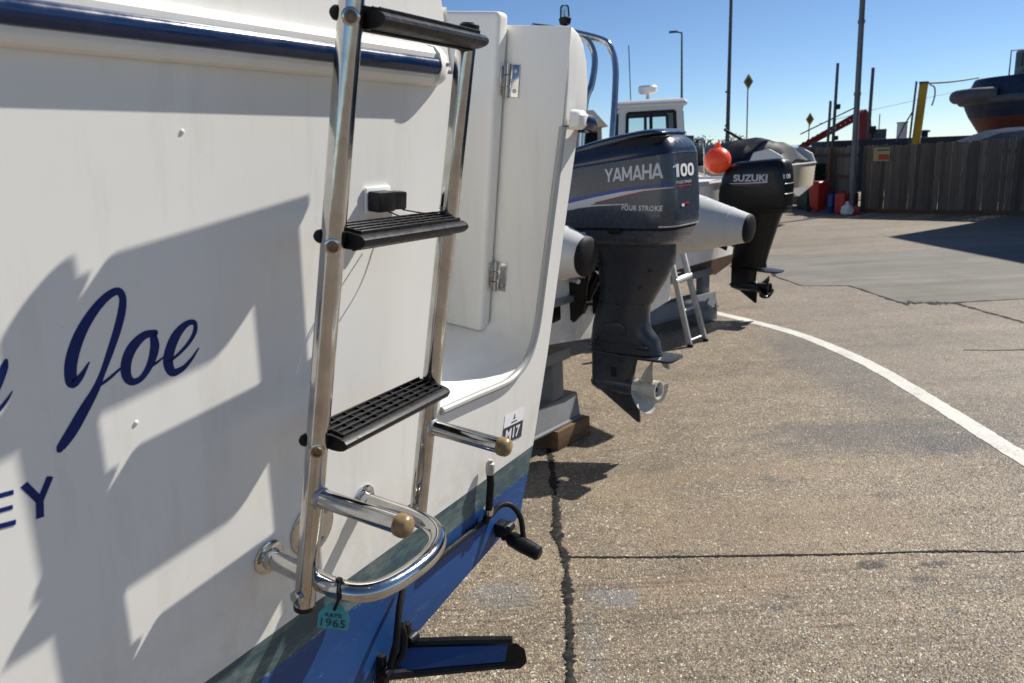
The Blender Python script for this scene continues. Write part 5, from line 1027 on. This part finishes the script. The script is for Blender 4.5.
for z, r in ((0.0, 0.10), (0.03, 0.13), (0.10, 0.14), (0.17, 0.12), (0.22, 0.06), (0.26, 0.03), (0.29, 0.05)): rings.append([Vector((cos(2 * pi * k / 14) * r * rb.uniform(0.82, 1.15), sin(2 * pi * k / 14) * r * rb.uniform(0.82, 1.15), z + rb.uniform(-0.008, 0.008) + 0.008)) for k in range(14)])
bgo = bg.loft(rings).build('plastic_bag', 'bag', None, 25); bgo.location = (7.72, 16.95, GZ); tag(bgo, 'crumpled white plastic bag on the ground by the fuel cans', 'bag')

# ================================================================== POSTS, LAMPS, BEACONS
def lamp_post(loc, h, r0, r1, label, lean=(0, 0), mt='lamp', head=True):
    t = thing('lamp_post', loc, 0, label, 'lamp post', 'lamp posts along the yard')
    MB().tube([(0, 0, 0), (0, 0, 1.0), (lean[0] * 0.15, lean[1] * 0.15, h * 0.15), (lean[0], lean[1], h)], [r0 * 1.08, r0 * 1.08, r0, r1], 14).build('pole', mt, t)
    MB().box((0, -r0 * 1.08, 0.6), (r0, 0.01, 0.35)).build('access_door', mt, t)
    for zb_ in (2.6, 4.1): MB().lathe((0, 0, zb_), (0, 0, 1), [(0, r0 * 1.15), (0.07, r0 * 1.15)], 14).build('clamp_band', mt, t)
    if head:
        MB().tube([(lean[0], lean[1], h), (lean[0] - 0.35, lean[1], h + 0.06)], r1 * 0.8, 8).build('arm', mt, t)
        MB().loft([[Vector((lean[0] - x, y, h + z)) for y, z in ((-0.10, 0.02), (0.10, 0.02), (0.06, 0.13), (-0.06, 0.13))] for x in (0.25, 0.5, 0.75)]).build('lamp_head', mt, t, bevel=0.02)
    return t
lamp_post((7.98, 17.32, GZ), 8.5, 0.066, 0.05, 'tall grey lamp post rising in front of the fence corner', (0.0, 0), 'lampgalv')
lamp_post((10.56, 36.0, 0), 8.5, 0.10, 0.07, 'tall dark lamp post above the covered boat, its top at the edge of the picture', (0.10, 0))
lamp_post((10.9, 46.5, 0), 8.3, 0.085, 0.05, 'slim distant lamp post above the wheelhouse boat', (0, 0))
def diamond(loc, h, sz, label):
    t = thing('diamond_beacon', loc, 0, label, 'beacon', 'yellow diamond beacons')
    MB().tube([(0, 0, 0), (0, 0, h)], sz * 0.075, 10).build('post', 'lampgalv', t)
    b = MB().prism([(0, -sz * 0.86), (sz * 0.55, 0), (0, sz * 0.86), (-sz * 0.55, 0)], lambda p, q: Vector((p[0], q, h + p[1])), -0.10, -0.06).build('board', 'yellow', t)
    MB().prism([(0, -sz * 0.5), (sz * 0.30, 0), (0, sz * 0.5), (-sz * 0.30, 0)], lambda p, q: Vector((p[0], q, h + p[1])), -0.125, -0.101).build('dark_centre', 'lamp', b)
diamond((13.18, 41.3, 0), 4.95, 0.46, 'nearer and taller yellow diamond beacon on a thin post')
diamond((24.3, 51.0, 0), 3.15, 0.48, 'farther and lower yellow diamond beacon left of the lamp post')
bpy.data.objects['diamond_beacon.001'].location = (20.2, 50.5, 0)
def pile(loc, h, r, label, bits=()):
    t = thing('mooring_post', loc, 0, label, 'post', 'thin posts behind the fence')
    MB().tube([(0, 0, 0), (0.06, 0, h)], [r, r * 0.85], 10).build('pole', 'lamp', t)
    for z, s in bits: MB().box((0.08 + s * 0.3, 0, z), (s, s, s * 1.2)).build('fitting', 'black', t, bevel=0.02)
    return t
pile((11.08, 25.7, GZ), 4.12, 0.055, 'tall thin post left of the lamp post, with a small box half way up', ((2.75, 0.14), (1.75, 0.12)))
pile((10.92, 25.75, GZ), 2.95, 0.05, 'shortest thin post, left of the tall thin posts')
pile((12.25, 25.7, GZ), 3.92, 0.06, 'tall thin post right of the lamp post with a lantern low down', ((1.95, 0.2),))
yp = thing('yellow_post', (12.05, 22.6, GZ), 0, 'thick yellow post behind the fence holding a cable', 'post')
MB().tube([(0.07, 0, 0), (0.28, 0, 3.12)], 0.115, 14).build('post', 'yellow', yp); MB().lathe((0.28, 0, 3.12), (0.05, 0, 1), [(0, 0.13), (0.06, 0.13), (0.062, 0)], 14).build('cap', 'lamp', yp)
MB().tube([(-0.10, 0, 0), (0.06, 0, 3.2)], 0.03, 8).build('side_pole', 'lamp', yp); MB().tube([(-0.42, 0, 1.55), (-0.2, 0, 2.0), (0.0, 0, 2.35)], 0.02, 6).build('brace', 'lamp', yp)
MB().tube(catmull([(0.45, 0, 3.10), (0.60, 0, 3.0), (0.62, 0, 2.75), (0.56, 0, 2.5)], 4), 0.02, 6).build('hanging_hook', 'lamp', yp)
cb_ = MB().tube(catmull([(12.33, 22.6, 3.14), (14.6, 25.5, 3.33), (16.9, 28.4, 3.56), (19.2, 31.2, 3.82)], 4), 0.03, 6).build('cable', 'lamp', None); tag(cb_, 'dark cable stretched from the yellow post to the tug bow', 'cable')
wr = MB().tube(catmull([(12.4, 30, 2.35), (18, 36, 3.1), (26, 40, 4.2)], 6), 0.012, 6).build('overhead_wire', 'lamp', None); tag(wr, 'thin wire crossing the sky low behind the yellow post', 'wire')
# red crane boom
cr = thing('red_crane', (13.3, 28.8, GZ), 0, 'red lattice crane boom lowered behind the fence', 'crane')
bm1 = MB(); A_, B_ = Vector((-2.1, 0, 1.42)), Vector((0.05, 0.1, 2.42))
for dy, dz in ((-0.12, 0), (0.12, 0), (-0.12, 0.2), (0.12, 0.2)): bm1.tube([A_ + Vector((0, dy, dz * 0.5)), B_ + Vector((0, dy, dz))], 0.045, 6)
for i in range(12):
    p = A_.lerp(B_, i / 12); q = A_.lerp(B_, (i + 1) / 12)
    for dy in (-0.12, 0.12): bm1.tube([p + Vector((0, dy, 0)), q + Vector((0, dy, 0.18))], 0.03, 5); bm1.tube([q + Vector((0, dy, 0)), q + Vector((0, dy, 0.18))], 0.03, 5)
bm1.build('boom', 'crane', cr)
MB().prism([(-0.02, 0), (0.45, 0), (0.50, 1.6), (0.42, 2.4), (0.22, 2.75), (0.05, 2.62)], lambda p, t: Vector((p[0], t, p[1])), -0.25, 0.25).build('boom_head', 'crane', cr, bevel=0.03)
MB().box((0.75, 0, 1.0), (0.5, 0.6, 2.0)).build('cab', 'lamp', cr, bevel=0.03)
MB().tube([A_ + Vector((0, 0, 0.55)), B_ + Vector((0, 0, 0.45))], 0.025, 6).build('pendant_line', 'lamp', cr)
# sheds and covers behind the fence
ls = thing('long_shed', (13.4, 25.6, GZ), radians(0), 'long low dark blue shed roof showing over the fence', 'shed')
MB().box((0, 0.9, 0.72), (4.2, 1.8, 1.44)).build('wall', 'shedblue', ls); MB().prism([(-2.3, 1.44), (2.3, 1.44), (2.3, 1.60), (-2.3, 1.66)], lambda p, t: Vector((p[0], t, p[1])), -0.1, 1.9).build('roof', 'shedblue', ls, bevel=0.02)
vt = MB().lathe((1.05, 0.6, 1.6), (0, 0, 1), [(0, 0.10), (0.18, 0.10), (0.18, 0.16), (0.24, 0.16), (0.27, 0.0)], 14).build('roof_vent', 'shedblue', ls)
bcv = thing('blue_covered_hull', (13.9, 20.6, GZ), 0, 'blue rounded cover showing over the right of the fence under the tug', 'cover')
rings = []
for x, h in ((-1.65, 1.45), (-1.3, 1.56), (-0.9, 1.70), (-0.3, 1.75), (0.8, 1.74), (2.2, 1.66)):
    rings.append([Vector((x, y, z)) for y, z in ((-0.9, 0.1), (-0.9, h * 0.72), (-0.55, h * 0.95), (0, h), (0.55, h * 0.95), (0.9, h * 0.72), (0.9, 0.1))])
MB().loft(rings).build('cover', 'tarpblue', bcv, 30); MB().box((0.2, 0, 0.05), (3.4, 1.6, 0.1)).build('bearer', 'timber', bcv)
dgs = thing('green_hut', (9.1, 22.8, GZ), 0, 'dark hut behind the covered boat and left end of the fence', 'hut')
MB().box((0, 0.6, 0.62), (1.0, 1.2, 1.24)).build('wall', 'greenplastic', dgs); MB().prism([(-0.56, 1.24), (0.56, 1.24), (0.46, 1.46), (0.2, 1.52), (-0.2, 1.52), (-0.46, 1.46)], lambda p, t: Vector((p[0], t, p[1])), -0.05, 1.25).build('roof', 'lamp', dgs)
gbk = thing('concrete_tower', (20.75, 39.8, 0), 0, 'small pale grey block standing far behind the fence', 'block')
MB().box((0, 0, 1.2), (0.36, 0.36, 2.4)).build('wall', 'gel2', gbk); MB().box((0, 0, 2.42), (0.42, 0.42, 0.06)).build('cap', 'clad', gbk)
MB().tube([(-1.2, 0, 0), (-1.2, 0, 2.9)], 0.025, 6).build('pole', 'lamp', gbk)
# beige house beyond the inflatable boat
hs = thing('beige_house', (3.4, 31.2, 0), radians(8), 'beige house with dark window far behind the inflatable boat', 'house')
MB().box((-1.6, 2, 1.35), (4.6, 4, 2.7)).build('wall', 'house', hs); MB().prism([(-0.3, 2.70), (4.3, 2.70), (2, 3.5)], lambda p, t: Vector((t, p[0], p[1])), -4.1, 0.9).build('roof', 'bark', hs)
for x in (0.25, -0.9, -2.2): w_ = MB().box((x, -0.02, 2.25), (0.5, 0.06, 0.55)).build('window', 'darkglass', hs); MB().box((x, -0.04, 1.95), (0.6, 0.12, 0.05)).build('sill', 'gel2', w_)
# tug
tug = thing('tug_boat', (26.5, 31.2, 0), 0, 'navy and red tug on the hard beyond the fence, bow fender to the left', 'tug')
def tugring(z, inset, bow, hb):       # plan outline, bow to -X
    pts = []
    for k in range(41):
        a = -pi / 2 + pi * k / 40; pts.append((-(bow) * cos(a) ** 0.75 - 3.6, (hb - inset) * sin(a)))
    return [Vector((x, y, z)) for x, y in pts] + [Vector((7.0, hb - inset, z)), Vector((7.0, -(hb - inset), z))]
MB().loft([tugring(z, i, b, 2.4) for z, i, b in ((0.02, 2.1, 0.6), (0.8, 1.2, 2.3), (1.5, 0.55, 3.15), (2.27, 0.2, 3.65))]).build('lower_hull', 'tugred', tug, 50)
MB().loft([tugring(z, i, b, 2.4) for z, i, b in ((2.272, 0.195, 3.66), (2.6, 0.08, 3.82), (2.80, 0.05, 3.90))]).build('upper_hull', 'tugblue', tug, 50)
fr = tugring(2.92, -0.05, 3.98, 2.4)[:41]; MB().tube(fr, 0.15, 12).build('side_fender', 'fender', tug)
MB().loft([tugring(z, i, b, 2.4) for z, i, b in ((2.9, 0.05, 3.85), (3.3, 0.10, 3.75), (3.72, 0.18, 3.55), (3.78, 0.22, 3.5))]).build('bulwark', 'tugblue', tug, 50)
bf = catmull([(-7.15, -1.0, 3.12), (-7.75, -0.6, 3.13), (-7.95, 0, 3.13), (-7.75, 0.6, 3.13), (-7.15, 1.0, 3.12)], 6); MB().tube(bf, 0.27, 16).build('bow_fender', 'fender', tug)
for x in (-5.9, -4.6): MB().box((x, -2.32 if x > -5 else -1.72, 3.15), (0.5, 0.14, 0.18)).build('fairlead', 'gel', tug)
MB().lathe((-6.55, -1.25, 3.45), (-0.5, -0.85, 0.1), [(0, 0.10), (0.05, 0.10)], 14).build('hawse_pipe', 'blackrub', tug)
MB().box((-3.3, 0.3, 4.35), (3.4, 2.2, 1.1)).build('deckhouse', 'lampgalv', tug, bevel=0.1)
for y in (-0.8, 0, 0.8): MB().box((-5.02, y * 0.8 + 0.3, 4.5), (0.06, 0.5, 0.5)).build('window', 'darkglass', tug)
for x in (-4.6, -3.6, -2.6): MB().box((x, -0.82, 4.5), (0.6, 0.06, 0.5)).build('window', 'darkglass', tug)
rl = MB()
ra = [(-6.3, -0.9, 3.78), (-5.3, -1.2, 4.9), (-4.9, -1.5, 4.95), (-3.5, -1.7, 5.0)]
rl.tube(ra, 0.035, 6); rl.tube([(-5.3, -1.2, 3.78), (-5.3, -1.2, 4.9)], 0.03, 6); rl.tube([(-4.9, -1.5, 3.78), (-4.9, -1.5, 4.95)], 0.03, 6); rl.tube([(-4.2, -1.6, 3.78), (-4.2, -1.6, 4.97)], 0.03, 6); rl.tube([(-5.7, -1.0, 4.35), (-3.5, -1.7, 4.4)], 0.028, 6); rl.tube([(-3.5, -1.7, 4.0), (-3.5, -1.7, 5.0)], 0.03, 6)
MB().tube([(-5.3, 1.2, 3.78), (-5.3, 1.2, 4.9), (-3.5, 1.7, 5.0)], 0.03, 6).build('far_rail', 'lampgalv', tug)
rl.build('rail', 'lampgalv', tug)
MB().box((-4.55, -1.2, 4.25), (0.5, 0.5, 0.9)).build('locker', 'lampgalv', tug, bevel=0.03)
MB().lathe((-5.35, -1.9, 3.7), (0, 0, 1), [(0, 0.10), (0.7, 0.09), (0.9, 0.14), (1.0, 0.10), (1.05, 0)], 12).build('mooring_bitt', 'black', tug)
rp = MB().tube(catmull([(21.15, 29.05, 4.45), (21.12, 28.85, 3.2), (21.10, 28.75, 2.2), (21.0, 28.7, 0.1)], 6), 0.06, 8); rp.build('hanging_rope', 'blackrub', None)
tag(bpy.data.objects['hanging_rope'], 'thick dark rope hanging down the side of the tug', 'rope')
# unseen shed out of frame, added to cast the shadow across the yard
HZ = 6.0; q = SUN.xy / SUN.z; cxs, cys = 6.51 + q.x * HZ, 12.71 + q.y * HZ
shd = thing('shadow_caster_shed', (cxs, cys, 0), 0, 'unseen tall grey clad shed beyond the fence, added to cast the yard shadow', 'shed')
MB().box((6, -6.0, HZ / 2), (12, 12, HZ)).build('wall', 'clad', shd); MB().prism([(-0.0, HZ), (12.0, HZ), (6, HZ + 1.2)], lambda p, t: Vector((p[0], t, p[1])), -12.0, 0.0).build('roof', 'clad', shd); MB().box((-0.03, -6, 2.2), (0.06, 4.4, 4.4)).build('door', 'shedblue', shd)

# ================================================================== FAR SHRUBS
def shrub(loc, h, r, seed, label):
    rs = random.Random(seed); t = thing('shrub', loc, 0, label, 'shrub', 'far shrubs')
    tr = MB()
    for k in range(5): a = rs.uniform(0, 6.28); tr.tube([(0, 0, 0), (cos(a) * r * 0.25, sin(a) * r * 0.25, h * 0.4), (cos(a) * r * 0.5, sin(a) * r * 0.5, h * 0.75)], [0.07, 0.05, 0.02], 6)
    tr.build('trunk', 'bark', t)
    cl = [(rs.uniform(-r, r) * 0.75, rs.uniform(-r, r) * 0.6, h * rs.uniform(0.35, 0.9), rs.uniform(0.3, 0.55) * r) for _ in range(16)]
    m = MB()
    for i in range(1500):
        c = rs.choice(cl); d_ = Vector((rs.gauss(0, 1), rs.gauss(0, 1), rs.gauss(0, 0.8))).normalized() * c[3] * rs.uniform(0.5, 1.05); p = Vector(c[:3]) + d_
        s = rs.uniform(0.05, 0.13); e1_ = Vector((rs.gauss(0, 1), rs.gauss(0, 1), rs.gauss(0, 1))).normalized(); e2_ = e1_.orthogonal().normalized()
        m.add([p - e1_ * s, p + e2_ * s * 0.6, p + e1_ * s, p - e2_ * s * 0.6], [(0, 1, 2, 3)])
    m.build('crown', 'leaf', t, recalc=False)
shrub((9.6, 38.0, 0), 2.3, 1.5, 1, 'brown-green shrub far behind the orange buoy'); shrub((8.2, 38.6, 0), 2.0, 1.4, 2, 'lower shrub far behind the wheelhouse boat rail')
shrub((11.0, 39.0, 0), 2.0, 1.3, 3, 'far shrub behind the covered boat');
